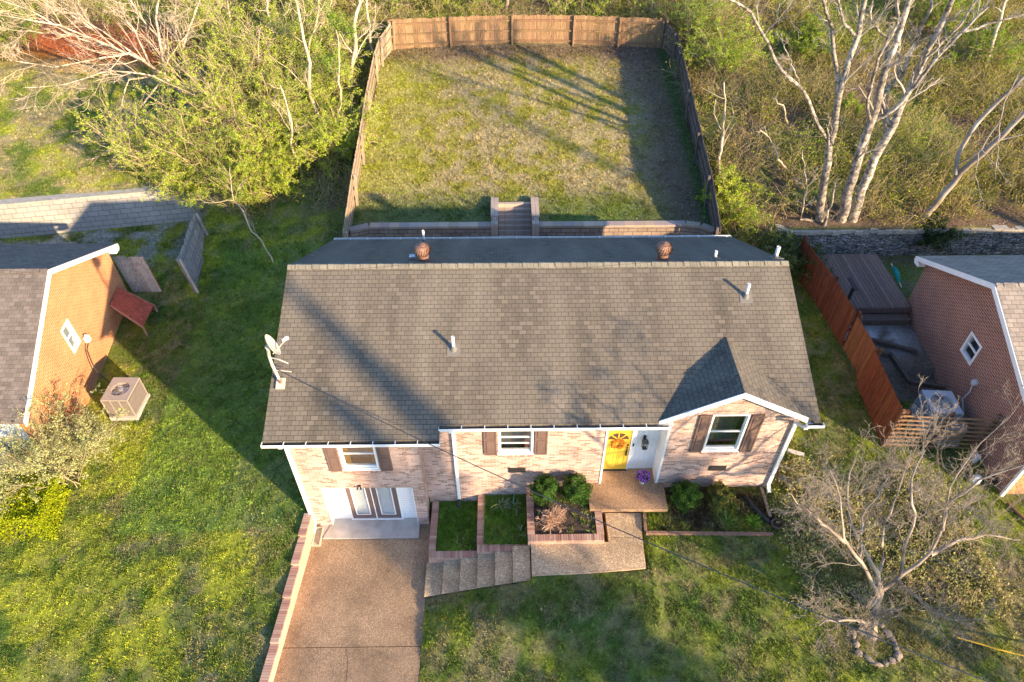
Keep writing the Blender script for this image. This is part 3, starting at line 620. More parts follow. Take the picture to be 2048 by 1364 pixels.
def gutter(x0, x1, y, z, d=.14, h=.11, strap=.62, flip=1):
    b = MB(); y1 = y-flip*.004; y0 = y-flip*d; a, c = sorted((y0, y1))
    f0, f1 = (y0, y0+flip*.014)
    b.box(x0, x1, min(f0, f1), max(f0, f1), z-h, z); b.box(x0, x1, min(y0+flip*.015, y1), max(y0+flip*.015, y1), z-h, z-h+.012)
    b.box(x0, x0+.012, a+.016, c, z-h+.013, z-.004); b.box(x1-.012, x1, a+.016, c, z-h+.013, z-.004)
    n = max(1, int((x1-x0)/strap))
    for i in range(1, n): p = x0+(x1-x0)*i/n; b.box(p-.012, p+.012, a+.005, c-.002, z-.006, z+.006)
    g = b.build('gutter', white, house)
    b = MB(); b.box(x0+.013, x1-.013, a+.016, c-.001, z-h+.013, z-h+.025); b.build('leaf_debris', darkdeb, g)
gutter(-6.95, -1.90, 12.115, 3.40); gutter(-1.95, 4.66, 12.495, 3.585); gutter(8.62, 9.12, 12.495, 3.585); gutter(-6.55, 8.7, 21.63, 3.58, flip=-1)
def downspout(pts, w=.10):
    b = MB()
    for a, c in zip(pts, pts[1:]): b.bar(a, c, w, .075, (0, -1, 0))
    for p in pts[1:-1]: b.obox(p, (w*.52, 0, 0), (0, .041, 0), (0, 0, .04))
    return b.build('downspout', white, house)
downspout([(-6.46, 12.08, 3.29), (-6.46, 12.08, 3.2), (-6.43, 12.34, 2.98), (-6.43, 12.34, -1.25), (-6.42, 12.05, -1.38)], .11)
downspout([(-1.62, 12.43, 3.47), (-1.62, 12.43, 3.4), (-1.6, 12.89, 3.1), (-1.6, 12.89, -.72)])
downspout([(8.68, 12.43, 3.47), (8.64, 12.45, 3.38), (8.58, 12.89, 3.1), (8.58, 12.89, -.1), (8.57, 12.65, -.2)], .11)
b = MB(); b.tube([(-1.6, 12.89, -.72), (-1.6, 12.85, -.84), (-1.63, 12.66, -.93)], .055, 8); b.build('spout_boot', dark, house)
# roof furniture
def onfront(x, y): return 3.6+.5*(y-12.5)-.0
def onback(y): return 3.6+.5*(21.62-y)-.005
def pipe(x, y, z, h, r=.05, tilt=0, boot=True):
    b = MB(); b.lathe((x, y, z-.05), [(r, 0), (r, h+.05), (r*.8, h+.05), (r*.8, h-.1)], 14)
    p = b.build('vent_pipe', pvc, roof, True)
    if boot:
        b = MB(); sg = .5 if y < 17 else -.5
        b.lathe((x, y, z-.08), [(.14, 0), (.10, .10), (.065, .19), (.055, .2)], 14)
        b.hexa([(x-.19, y-.2, z-.2*sg-.02), (x+.19, y-.2, z-.2*sg-.02), (x+.19, y+.14, z+.14*sg-.02), (x-.19, y+.14, z+.14*sg-.02)], [(x-.19, y-.2, z-.2*sg+.012), (x+.19, y-.2, z-.2*sg+.012), (x+.19, y+.14, z+.14*sg+.012), (x-.19, y+.14, z+.14*sg+.012)])
        b.build('pipe_boot', flash, roof)
pipe(-1.56, 14.57, onfront(0, 14.57), .48); pipe(7.36, 16.02, onfront(0, 16.02), .48); pipe(6.71, 17.6, onback(17.6), .30, .045); pipe(-3.03, 21.1, onback(21.1), .5, .045); pipe(8.72, 17.72, onback(17.72), .42, .06)
def turbine(x, y):
    z = onback(y); b = MB()
    b.lathe((x, y, z-.15), [(.24, 0), (.19, .12), (.17, .32), (.19, .34), (.19, .37), (.175, .38)], 24)
    n = 22; prof = [(.175, .38), (.25, .46), (.275, .56), (.25, .66), (.18, .73), (.10, .755), (.06, .77)]
    for j in range(n):
        g = 2*math.pi*j/n
        for (r0, z0), (r1, z1), k in zip(prof, prof[1:], range(9)):
            def pt(r, zz, gg): return (x+r*math.cos(gg), y+r*math.sin(gg), z-.15+zz)
            tw = .09*k; g0 = g+tw; g1 = g+tw+.09; wd = 2*math.pi/n*.92
            b.quad(pt(r0, z0, g0), pt(r0*.90, z0, g0+wd), pt(r1*.90, z1, g1+wd), pt(r1, z1, g1))
    b.lathe((x, y, z-.15), [(.12, .735), (.11, .765), (.03, .79), (.02, .80)], 20)
    b.lathe((x, y, z-.15), [(.16, .38), (.20, .5), (.2, .6), (.12, .72)], 16)
    b.build('roof_turbine', rust, roof, False)
turbine(-2.63, 17.72); turbine(5.03, 17.62)
b = MB(); z = onback(17.95); b.box(-3.1, -2.92, 17.85, 18.0, z-.08, z+.14); b.build('vent_cap', mat('galvanised', (.55, .57, .6), .4, metal=.6), roof)

# satellite dish
dish = thing('satellite_dish', 'grey satellite dish on a pole mast at the left edge of the roof', 'satellite dish', (-6.57, 13.65, 4.17))
b = MB(); b.obox((-6.57, 13.62, 4.20), (.13, 0, 0), (0, .15, .075), (0, -.008, .02)); b.build('base_plate', dishm, dish)
b = MB(); b.tube([(-6.57, 13.65, 4.2), (-6.59, 13.66, 4.36)], .05, 10); b.build('mast_foot', rust, dish)
b = MB(); b.tube([(-6.59, 13.66, 4.34), (-6.66, 13.68, 4.9), (-6.66, 13.68, 5.3)], .045, 10); b.tube([(-6.64, 13.68, 4.7), (-6.35, 13.72, 4.62), (-6.2, 13.75, 4.55)], .014, 6); b.tube([(-6.66, 13.7, 5.2), (-6.4, 13.62, 5.2), (-6.15, 13.6, 5.05)], .02, 6); b.build('mast', dishm, dish)
ax = Vector((.85, .35, .42)).normalized(); dc = Vector((-6.50, 13.62, 5.72))
b = MB(); prof = [(q_*.88, w_*.88) for q_, w_ in ((.02, 0), (.12, .01), (.24, .035), (.34, .075), (.375, .10), (.385, .10), (.34, .06), (.24, .02), (.12, -.006), (.02, -.015))]; b.lathe(dc, prof, 28, ax); b.build('reflector', dishm, dish, True)
b = MB(); b.lathe(dc-ax*.12, [(.09, 0), (.09, .1)], 10, ax); b.tube([(-6.66, 13.68, 5.3), dc-ax*.08], .05, 8); b.build('bracket', mat('dish_bracket', (.35, .33, .3), .6), dish)
fe = dc+ax*.52+Vector((0, 0, -.10)); b = MB(); b.tube([dc-Vector((0, 0, .3)), fe], .018, 6); b.build('feed_arm', dishm, dish)
b = MB(); b.tube([fe, fe-ax*.14+Vector((0, 0, .03))], .045, 10); b.box(fe.x-.05, fe.x+.05, fe.y-.03, fe.y+.03, fe.z-.03, fe.z+.05); b.build('feed_horn', pvc, dish)
# things fixed at the front
wr = thing('door_wreath', 'round orange twig wreath hanging on the yellow front door', 'wreath', (3.54, 13.44, 1.43))
b = MB(); rr = random.Random(3)
for k in range(150):
    a = rr.uniform(0, 6.28); r0 = .17+rr.gauss(0, .022); p = Vector((3.54+r0*math.cos(a), 13.44+rr.gauss(0, .018), 1.43+r0*math.sin(a))); d = Vector((-math.sin(a), rr.gauss(0, .4), math.cos(a)))*rr.uniform(.03, .07)+Vector((math.cos(a), 0, math.sin(a)))*rr.gauss(0, .03)
    b.bar(p-d, p+d, .01, .01)
b.build('twig_ring', mat('wreath_twig', (.48, .20, .03), .8, noise=.5, nscale=30), wr)
b = MB()
for k in range(70):
    a = rr.uniform(0, 6.28); r0 = .17+rr.gauss(0, .03); p = Vector((3.54+r0*math.cos(a), 13.41+rr.gauss(0, .02), 1.43+r0*math.sin(a))); b.obox(p, (.016, 0, .006), (0, .01, 0), (-.006, 0, .016))
b.build('berries', mat('wreath_berry', (.62, .22, .02), .6), wr)
la = thing('wall_lantern', 'black four sided lantern on the white panel beside the yellow door', 'wall light', (4.37, 13.5, 1.55))
b = MB(); b.box(4.33, 4.41, 13.47, 13.50, 1.5, 1.78); b.tube([(4.37, 13.48, 1.72), (4.37, 13.40, 1.82), (4.37, 13.33, 1.78)], .012, 6)
b.hexa([(4.27, 13.23, 1.66), (4.47, 13.23, 1.66), (4.47, 13.43, 1.66), (4.27, 13.43, 1.66)], [(4.35, 13.31, 1.78), (4.39, 13.31, 1.78), (4.39, 13.35, 1.78), (4.35, 13.35, 1.78)])
b.box(4.30, 4.44, 13.26, 13.40, 1.34, 1.36)
for x, y in ((4.29, 13.25), (4.44, 13.25), (4.29, 13.40), (4.44, 13.40)): b.box(x, x+.014, y, y+.014, 1.36, 1.66)
b.build('frame', dark, la); b = MB(); b.box(4.305, 4.437, 13.267, 13.397, 1.362, 1.655); b.build('glass_panel', glassmat('clear_glass'), la)
sp = thing('security_light', 'small black twin head security light above the garage french doors', 'security light', (-4.62, HYG, .78))
b = MB(); b.lathe((-4.62, HYG-.002, .80), [(.055, 0), (.05, .03)], 12, (0, -1, 0)); b.build('mount', dark, sp)
for s_ in (-1, 1):
    b = MB(); b.tube([(-4.62, HYG-.02, .80), (-4.62+s_*.04, HYG-.07, .80)], .012, 6); b.lathe((-4.62+s_*.04, HYG-.07, .81), [(.02, 0), (.032, .06), (.035, .08), (.015, .08)], 12, (s_*.25, -.8, -.6)); b.build('lamp_head', dark, sp)
# ================================================================== masonry in front
def brickring(name, label, x0, x1, y0, y1, zt, zb, t=.20, sides='lfr', soil=None, group='brick planters beside the steps'):
    th = thing(name, label, 'planter', ((x0+x1)/2, (y0+y1)/2, zb), group)
    b = MB(); c = MB(); ch = .075
    def run(a0, a1, b0, b1, rot):
        b.box(a0, a1, b0, b1, zb, zt-ch); 
        # cap of single bricks on edge
        e = .01
        if rot == 'x':
            n = max(1, round((a1-a0)/.078)); s = (a1-a0)/n
            for i in range(n): c.col = capcol(); j = rr.gauss(0, .003); c.box(a0+i*s+.004, a0+(i+1)*s-.004, b0-.012, b1+.012, zt-ch+.002, zt+j)
        else:
            n = max(1, round((b1-b0)/.078)); s = (b1-b0)/n
            for i in range(n): c.col = capcol(); j = rr.gauss(0, .003); c.box(a0-.012, a1+.012, b0+i*s+.004, b0+(i+1)*s-.004, zt-ch+.002, zt+j)
    run(x0, x1, y0, y0+t, 'x')
    if 'l' in sides: run(x0, x0+t, y0+t+.014, y1, 'y')
    if 'r' in sides: run(x1-t, x1, y0+t+.014, y1, 'y')
    b.build('brick_wall', bedbrick, th); c.build('brick_cap', wood2, th)
    s = MB(); nx_ = 14; ny_ = 18
    vs = []; X0 = x0+(t-.01 if 'l' in sides else 0); X1 = x1-(t-.01 if 'r' in sides else 0)
    for j in range(ny_+1):
        for i in range(nx_+1):
            x = X0+(X1-X0)*i/nx_; y = y0+t-.01+(y1-y0-t+.01)*j/ny_; vs.append((x, y, zt-.09+.05*float(fbm(np.array(x), np.array(y), 2.3, 5))))
    s.add(vs, [(j*(nx_+1)+i, j*(nx_+1)+i+1, (j+1)*(nx_+1)+i+1, (j+1)*(nx_+1)+i) for j in range(ny_) for i in range(nx_)])
    s.build('soil', mat('bed_soil', (.07, .05, .038), .95, noise=.5, nscale=12, bump=1, bscale=20), th)
    return th
def capcol():
    c = rr.choice([(.42, .26, .20), (.38, .22, .17), (.46, .31, .24), (.35, .19, .15)]); k = rr.uniform(.85, 1.15); return tuple(q*k for q in c)
wood2 = attrmat('cap_bricks_tinted', .9)
P1 = (-2.5, -.97, 10.88, 12.93, -.93, -1.75); P2 = (-.96, .62, 10.9, 12.93, -.60, -1.75); P3 = (.63, 2.98, 10.93, 12.93, -.08, -1.2)
brickring('brick_planter', 'lowest brick planter next to the driveway, holding patchy grass', *P1[:6], sides='l')
brickring('brick_planter', 'middle brick planter full of green grass between the two others', *P2[:6], sides='l')
b3 = brickring('brick_planter', 'highest brick planter holding two round evergreens and a dead twiggy plant', *P3[:4], P3[4], P3[5], sides='lr')
# low brick wall stepping down along the driveway
lw = thing('driveway_wall', 'low salmon brick retaining wall stepping down along the left of the driveway', 'wall', (-6.6, 9.5, -1.6))
b = MB(); c = MB(); segs = [(12.35, 11.55, -.66), (11.55, 10.62, -.78), (10.62, 9.62, -.90), (9.62, 8.3, -1.0), (8.3, 6.6, -1.08), (6.6, 4, -1.16), (4, -4, -1.22)]
for y1, y0, zt in segs:
    w_ = .20
    b.hexa([(dleft(y0)-w_, y0, -2.4), (dleft(y0)-.005, y0, -2.4), (dleft(y1)-.005, y1-.001, -2.4), (dleft(y1)-w_, y1-.001, -2.4)], [(dleft(y0)-w_, y0, zt-.08), (dleft(y0)-.005, y0, zt-.08), (dleft(y1)-.005, y1-.001, zt-.08), (dleft(y1)-w_, y1-.001, zt-.08)])
    n = int((y1-y0)/.075)
    for i in range(n):
        ya = y0+(y1-y0)*i/n; yb = y0+(y1-y0)*(i+1)/n-.008; c.col = capcol(); xx = dleft((ya+yb)/2)
        c.box(xx-w_-.05, xx-.002, ya, yb, zt-.078, zt+rr.gauss(0, .003))
b.build('brick_wall', brickmat('salmon_brick', (.62, .36, .24), (.54, .30, .20), (.55, .42, .33), bw=.21, bh=.07, ms=.006, blotch=.12), lw); c.build('brick_cap', wood2, lw)
spb = MB(); x, y = -6.35, 11.85
spb.box(-6.42, -6.39, 11.62, 12.28, -1.495, -1.38); spb.box(-6.17, -6.14, 11.62, 12.28, -1.495, -1.38); spb.box(-6.39, -6.17, 11.62, 12.28, -1.495, -1.455); spb.box(-6.39, -6.17, 12.25, 12.28, -1.455, -1.39)
tag(spb.build('splash_block', mat('splash_concrete', (.42, .38, .30), .9, noise=.2)), 'concrete splash block under the downspout at the garage corner', 'splash block')
# block retaining wall and steps behind the house
rw = thing('retaining_wall', 'tan block retaining wall with capstones behind the house', 'wall', (1, 25, 0))
def rwall(b, c, pts, zt, zb=-.3, cap=.10, th=.28):
    for (x0, y0), (x1, y1) in zip(pts, pts[1:]):
        d = Vector((x1-x0, y1-y0, 0)).normalized(); nrm = Vector((-d.y, d.x, 0))*th
        b.hexa([(x0, y0, zb), (x1, y1, zb), (x1+nrm.x, y1+nrm.y, zb), (x0+nrm.x, y0+nrm.y, zb)], [(x0, y0, zt-cap), (x1, y1, zt-cap), (x1+nrm.x, y1+nrm.y, zt-cap), (x0+nrm.x, y0+nrm.y, zt-cap)])
        L = math.hypot(x1-x0, y1-y0); n = max(1, round(L/.44))
        for i in range(n):
            a = Vector((x0, y0, 0))+d*(L*i/n+.003); e = Vector((x0, y0, 0))+d*(L*(i+1)/n-.003); o1 = nrm*-.1; o2 = nrm*1.12
            k = rr.uniform(.85, 1.15); q = rr.choice([(.40, .30, .24), (.36, .29, .26), (.44, .33, .25)]); c.col = tuple(v*k for v in q)
            c.hexa([a+o1+Vector((0, 0, zt-cap+.002)), e+o1+Vector((0, 0, zt-cap+.002)), e+o2+Vector((0, 0, zt-cap+.002)), a+o2+Vector((0, 0, zt-cap+.002))], [a+o1+Vector((0, 0, zt)), e+o1+Vector((0, 0, zt)), e+o2+Vector((0, 0, zt)), a+o2+Vector((0, 0, zt))])
b = MB(); c = MB(); rwall(b, c, [(-6.7, 24.7), (-5.9, 25.0), (-.31, 25.0)], 1.88); rwall(b, c, [(1.2, 25.0), (7.9, 25.0), (8.5, 24.86), (9.0, 24.5)], 1.88)
b.build('block_wall', tanblock, rw); c.build('capstone', wood2, rw)
st = thing('block_steps', 'tan block stairway rising through the retaining wall into the back yard', 'steps', (.45, 25.6, 0))
b = MB()
for i in range(11):
    b.box(-.28, 1.17, 24.72+.17*i+(.003 if i else 0), 24.72+.17*(i+1), -.3, .28+.20*i*.9)
b.build('stair_tread', capblock, st)
for x in (-.60, 1.19):
    b = MB(); b.box(x, x+.30, 25.34, 26.75, 1.0, 2.12); b.box(x-.02, x+.32, 25.32, 26.77, 2.122, 2.2); b.box(x+.004, x+.296, 24.96, 25.31, -.2, 1.98); b.build('cheek_wall', capblock, st)
    b = MB(); b.box(x+.08, x+.22, 25.318-.02, 25.318, 2.0, 2.1); b.build('step_light', mat('lamp_lens', (.5, .5, .55), .3), st)
# gray block wall, upper left
gwt = thing('block_wall', 'long pale grey block retaining wall behind the left neighbour', 'wall', (-20, 27.6, -.4))
b = MB(); c = MB()
for i in range(13):
    xa = -36.9+i*1.66; xb = xa+1.66; ya, yb = float(gw_y(xa)), float(gw_y(xb))
    b.hexa([(xa, ya, -.8), (xb, yb, -.8), (xb, yb+.6, -.8), (xa, ya+.6, -.8)], [(xa, ya+.22, 1.28), (xb, yb+.22, 1.28), (xb, yb+.6, 1.28), (xa, ya+.6, 1.28)])
    c.hexa([(xa, ya+.16, 1.283), (xb, yb+.16, 1.283), (xb, yb+.64, 1.283), (xa, ya+.64, 1.283)], [(xa, ya+.16, 1.36), (xb, yb+.16, 1.36), (xb, yb+.64, 1.36), (xa, ya+.64, 1.36)])
y_ = float(gw_y(-15.3)); b.hexa([(-15.32, y_, -.8), (-14.9, y_+.3, -.8), (-14.9, y_+1.6, -.8), (-15.32, y_+1.6, -.8)], [(-15.32, y_+.22, 1.1), (-15.0, y_+.4, 1.1), (-15.0, y_+1.6, 1.1), (-15.32, y_+1.6, 1.1)])
b.build('block_course', grayblock, gwt); c.build('coping', mat('pale_concrete', (.36, .34, .30), .9, noise=.2, nscale=5), gwt)
# rubble stone wall, right
sw = thing('stone_wall', 'dark rubble stone retaining wall under the sycamores on the right', 'wall', (20, 25.6, -.3))
b = MB(); V2 = []; nxs, nzs = 150, 10
for j in range(nzs+1):
    for i in range(nxs+1):
        x = 12.3+i*.14; z = -.4+(1.45)*j/nzs; V2.append((x, 25.45+.14*j/nzs+rr.gauss(0, .035)-.015*(x-12)*0, z))
b.add(V2, [(j*(nxs+1)+i, j*(nxs+1)+i+1, (j+1)*(nxs+1)+i+1, (j+1)*(nxs+1)+i) for j in range(nzs) for i in range(nxs)])
b.build('stone_face', stonewall, sw)
b = MB()
for i in range(60): x = 12.3+i*.35; z = 1.06+rr.gauss(0, .02); b.box(x, x+.345, 25.5+rr.gauss(0, .03), 26.05+rr.gauss(0, .08), z-.12, z+.05)
b.build('coping', mat('gravel_coping', (.40, .35, .29), .95, noise=.3, nscale=12, bump=1), sw)

# ================================================================== fences
def fcol(base, v=.18):
    k = rr.uniform(1-v, 1+v); return tuple(max(0, min(1, q*k*(1+rr.gauss(0, .03)))) for q in base)
def fence(name, label, pts, height, col, inner_side=1, post_every=2.45, group=None, pw=.14, cat='fence', lean=0, postcol=None, rails=3, gap=.006, hz=.3, jag=.02):
    """pts: base polyline of (x,y[,z]); inner_side: which side (left of direction = +1) carries the posts and rails"""
    P = [Vector((p[0], p[1], p[2] if len(p) > 2 else float(hgt(p[0], p[1])))) for p in pts]
    th = thing(name, label, cat, P[0], group); b = MB(); rl = []; postcol = postcol or col
    tot = 0; posts = []
    for A, B in zip(P, P[1:]):
        d = B-A; L = math.hypot(d.x, d.y); t = Vector((d.x, d.y, 0)).normalized(); n = Vector((-t.y, t.x, 0)); k = max(1, int(L/pw))
        for i in range(k):
            f0, f1 = i/k, (i+1)/k-gap/L; a = A+d*f0; e = A+d*f1; hh = height+rr.gauss(0, jag); ln = n*(lean*hh); j = n*rr.gauss(0, .006); b.col = fcol(col)
            th_ = n*.018; lo = Vector((0, 0, -hz)); up = Vector((0, 0, hh)); c1 = Vector((0, 0, hh-.04)); m = (a+e)/2
            b.hexa([a+lo+j, e+lo+j, e+lo+j+th_, a+lo+j+th_], [a+up+ln+j, e+up+ln+j, e+up+ln+j+th_, a+up+ln+j+th_])
        for r in range(rails):
            zz = .25+(height-.5)*r/(rails-1); rb = MB(); rb.col = fcol([q*.8 for q in postcol]); o = n*inner_side*(.06 if inner_side > 0 else .04); up = Vector((0, 0, zz)); ln = n*(lean*zz)
            rb.bar(A+up+o+ln, B+up+o+ln, .075, .085); rb.build('rail', wood, th)
        m = max(1, round(L/post_every))
        for i in range(m+1):
            q = A+d*(i/m)
            if posts and (posts[-1]-q).length < .5: continue
            posts.append(q); pb = MB(); pb.col = fcol(postcol); o = n*inner_side*(.15 if inner_side > 0 else .13); pb.bar(q+o-Vector((0, 0, .3)), q+o+n*lean*height+Vector((0, 0, height+.03)), .10, .10, n); pb.build('post', wood, th)
    b.build('picket_panel', wood, th); return th
tanw = (.27, .165, .090); greyw = (.34, .27, .21)
YB = lambda x, y: 1.72+(y-25.1)*.145
fence('wooden_fence', 'tan picket fence with posts across the far end of the back yard', [(x, y, YB(x, y)) for x, y in ((-6.35, 39.8), (-3, 40.1), (.5, 40.25), (4, 40.2), (9.15, 39.8))], 1.62, tanw, -1, 2.5)
fence('wooden_fence', 'weathered picket fence down the left side of the back yard', [(x, y, max(YB(x, y), 1.5) if y > 25 else 1.0) for x, y in ((-6.85, 23.6), (-6.8, 26.6), (-6.85, 29.5), (-6.95, 33), (-6.95, 36.4), (-6.85, 38.0), (-6.37, 39.78))], 1.55, (.34, .26, .18), -1, 2.5, lean=-.10)
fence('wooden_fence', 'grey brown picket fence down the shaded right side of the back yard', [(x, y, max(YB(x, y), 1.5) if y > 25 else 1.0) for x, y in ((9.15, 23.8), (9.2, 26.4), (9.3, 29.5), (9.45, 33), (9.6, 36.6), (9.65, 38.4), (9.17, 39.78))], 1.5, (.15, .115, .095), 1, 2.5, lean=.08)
rust_w = (.135, .045, .020)
fb = [(12.93, 24.4, -.25), (13.28, 21.6, -.25), (13.38, 19.45, -.25)]
fence('stained_fence', 'farthest rust stained fence panel, beside the wooden deck', fb, 1.85, rust_w, 1, 2.4, 'rust stained fence panels', jag=.008)
fence('stained_fence', 'middle lighter rust stained fence panel, slightly set back', [(13.46, 19.4, -.28), (13.5, 17.6, -.28)], 1.72, (.20, .085, .038), 1, 2.4, 'rust stained fence panels', jag=.008)
fence('stained_fence', 'nearest rust stained fence panel, meeting the open slat screen', [(13.38, 17.6, -.3), (13.2, 14.67, -.3)], 1.75, rust_w, 1, 2.4, 'rust stained fence panels', jag=.008)
sc = thing('slat_screen', 'open horizontal slat screen in front of the right neighbour air conditioner', 'fence', (13.2, 14.6, -.3))
for i in range(8):
    b = MB(); b.col = fcol((.22, .13, .07)); z = -.15+i*.215; b.obox((14.75, 14.42, z), (1.58, -.12, 0), (.002, .014, 0), (0, 0, .036)); b.build('slat', wood, sc)
for x, y in ((13.22, 14.62), (14.8, 14.49), (16.28, 14.37)):
    b = MB(); b.col = fcol((.16, .09, .06)); b.box(x-.05, x+.05, y, y+.1, -.5, 1.5); b.build('post', wood, sc)
# left bits of old fence
fence('fence_panel', 'leaning grey fence panel standing alone in the left lawn', [(-13.75, 23.6, -.55), (-14.05, 26.9, -.4)], 1.75, (.37, .33, .30), -1, 3.3, pw=.15, lean=.12, jag=.04)
gf = thing('gate_panel', 'short grey gate panel leaning against the left neighbour house', 'gate', (-15.5, 23.6, -.8))
b = MB()
A = atz(316, 597, -.8); 
for i in range(11):
    f = i/11; p = Vector((-15.3-1.35*f, 23.7+.05*f, -.75)); q = p+Vector((-.55, .55, 1.65+rr.gauss(0, .02))); b.col = fcol((.36, .31, .27)); b.bar(p, q, .118, .02, (0, -1, .3))
b.build('board', wood, gf)
b = MB(); b.col = (.30, .12, .07); b.bar((-15.26, 23.70, -.75), (-15.8, 24.28, .9), .03, .06); b.build('edge_strip', wood, gf)

# ================================================================== neighbour houses
nl = thing('brick_house', 'orange brick neighbour house at the left edge with a brown shingle roof', 'house', (-20, 19, -1.2))
def nb(th, brick, roofm, dirx, cs, base, ridge, win, flen=12, front=None, rk=.30):
    """cs: (xb,yb) back wall corner, (xf,yf) front wall corner, eave z ; dirx: direction the house extends (-1/+1)"""
    (xb, yb), (xf, yf), ez = cs; (xr, yr, zr) = ridge; b = MB(); X2 = dirx*flen
    # gable wall with window opening
    P = lambda y, z: (xf+(xb-xf)*(y-yf)/(yb-yf), y, z)
    y0, y1, z0, z1 = win; ys = [yf, y0, y1, yb]
    def top(y): return ez+(zr-ez)*((y-yf)/(yr-yf) if y < yr else (yb-y)/(yb-yr))-.05
    for a, c in ((yf, y0), (y1, min(yr, yb) if y1 < yr else yb)): b.add([P(a, base), P(c, base), P(c, top(c)), P(a, top(a))], [(0, 1, 2, 3)])
    b.add([P(y0, base), P(y1, base), P(y1, z0), P(y0, z0)], [(0, 1, 2, 3)])
    if y0 < yr < y1: b.add([P(y0, z1), P(y1, z1), P(y1, top(y1)), P(yr, top(yr)), P(y0, top(y0))], [(0, 1, 2, 3, 4)])
    else: b.add([P(y0, z1), P(y1, z1), P(y1, top(y1)), P(y0, top(y0))], [(0, 1, 2, 3)])
    if y1 < yr: b.add([P(yr, base), P(yb, base), P(yb, top(yb)), P(yr, top(yr))], [(0, 1, 2, 3)])
    dp = dirx*.12
    def Q(y, z, o): p = P(y, z); return (p[0]+o, p[1], p[2])
    for (a, c) in (((y0, z0), (y0, z1)), ((y1, z0), (y1, z1)), ((y0, z0), (y1, z0)), ((y0, z1), (y1, z1))): b.quad(P(*a), P(*c), Q(*c, dp), Q(*a, dp))
    b.quad((xf, yf, base), (xf+X2, yf, base), (xf+X2, yf, ez-.05), (xf, yf, ez-.05)); b.quad((xb, yb, base), (xb+X2, yb, base), (xb+X2, yb, ez-.05), (xb, yb, ez-.05))
    b.quad((xf+X2, yf, base), (xb+X2, yb, base), (xb+X2, yb, ez), (xf+X2, yf, ez))
    b.build('wall', brick, th)
    o = -dirx*rk; sl = (zr-ez)/(yr-yf); e = .35
    F0 = (xf+o, yf-e, ez-e*sl); B0 = (xb+o, yb+e, ez-e*sl); R0 = (xr+o, yr, zr)
    b = MB(); ext = Vector((X2, 0, 0)); slab(b, [Vector(F0), Vector(R0), Vector(R0)+ext, Vector(F0)+ext]); slab(b, [Vector(R0), Vector(B0), Vector(B0)+ext, Vector(R0)+ext]); rf = b.build('roof', roofm, th)
    b = MB(); A = Vector(R0); E = Vector(R0)+ext; capline(b, A, E, .14, .5, .25); b.build('ridge_cap', roofm, rf)
    b = MB(); rake(b, R0, F0, .2, off=(o*.12, 0)); rake(b, R0, B0, .2, off=(o*.12, 0)); b.obox(Vector(B0)+Vector((-o*.4, -.2, -.2)), (abs(o)*.5, 0, 0), (0, .16, 0), (0, 0, .08))
    b.quad(P(yf, ez-.16), P(yr, zr-.16), (R0[0], R0[1], R0[2]-.16), (F0[0], F0[1], F0[2]-.16)); b.quad(P(yb, ez-.16), P(yr, zr-.16), (R0[0], R0[1], R0[2]-.16), (B0[0], B0[1], B0[2]-.16)); b.build('fascia', white, th)
    # window
    def bx(bb, ya, yc, za, zc, o0, o1):
        a0, a1 = P(ya, za), P(yc, za); lo = [(a0[0]+o0, ya, za), (a1[0]+o0, yc, za), (a1[0]+o1, yc, za), (a0[0]+o1, ya, za)]; bb.hexa(lo, [(p[0], p[1], zc) for p in lo])
    t = .09; s = -dirx; b = MB()
    bx(b, y0, y0+t, z0, z1, s*.02, -s*.1); bx(b, y1-t, y1, z0, z1, s*.02, -s*.1); bx(b, y0+t, y1-t, z0, z0+t, s*.02, -s*.1); bx(b, y0+t, y1-t, z1-t, z1, s*.02, -s*.1); wf = b.build('window', white, th)
    b = MB(); zm = (z0+z1)/2; bx(b, y0+t, y1-t, zm-.03, zm+.03, -s*.03, -s*.08); b.build('sash', white, wf)
    b = MB(); b.quad(Q(y0+t, z0+t, -s*.06), Q(y1-t, z0+t, -s*.06), Q(y1-t, z1-t, -s*.06), Q(y0+t, z1-t, -s*.06)); b.build('pane', glassmat(), wf)
    return wf, P, Q
wfL, PL, QL = nb(nl, orangebrick, shingleL, -1, ((-16.68, 23.55), (-15.75, 14.55), 2.05), -1.6, (-16.2, 19.1, 4.22), (18.35, 19.05, .82, 1.98))
b = MB(); b.quad(QL(18.45, .9, -.11), QL(18.95, .9, -.11), QL(18.95, 1.9, -.11), QL(18.45, 1.9, -.11)); b.build('blind', blindm, wfL)
b = MB(); b.quad((-27.6, 14.54, -1.2), (-16.0, 14.54, -1.2), (-16.0, 14.54, 1.9), (-27.6, 14.54, 1.9)); b.build('siding_panel', brickmat('blue_siding', (.5, .55, .62), (.48, .54, .61), (.35, .38, .42), bw=30, bh=.12, ms=.008, blotch=.05), nl)
nr_ = thing('brick_house', 'brown brick neighbour house at the right edge with a pale shingle roof', 'house', (20, 17, -.5))
wfR, PR, QR = nb(nr_, brownbrick, shingleR, 1, ((16.78, 21.6), (16.32, 12.7), 2.55), -1.0, (16.35, 17.3, 4.72), (16.80, 17.62, 1.36, 2.30), flen=13)
b = MB(); b.bar((16.34, 12.62, 2.35), (16.34, 12.62, -.5), .1, .08, (0, -1, 0)); b.build('downspout', white, nr_)
b = MB(); b.quad((16.42, 12.695, -.9), (29, 12.695, -.9), (29, 12.695, 2.4), (16.42, 12.695, 2.4)); b.build('front_wall', orangebrick, nr_)  # sunlit front: warm light put into the colour as brighter orange brick
b = MB(); b.tube([(16.35, 12.3, -.42), (16.5, 11.9, -.44), (16.7, 11.4, -.44)], .05, 8); tag(b.build('drain_pipe', mat('rusty_pipe', (.16, .08, .05), .8)), 'short brown drain pipe lying at the front corner of the right house', 'pipe')
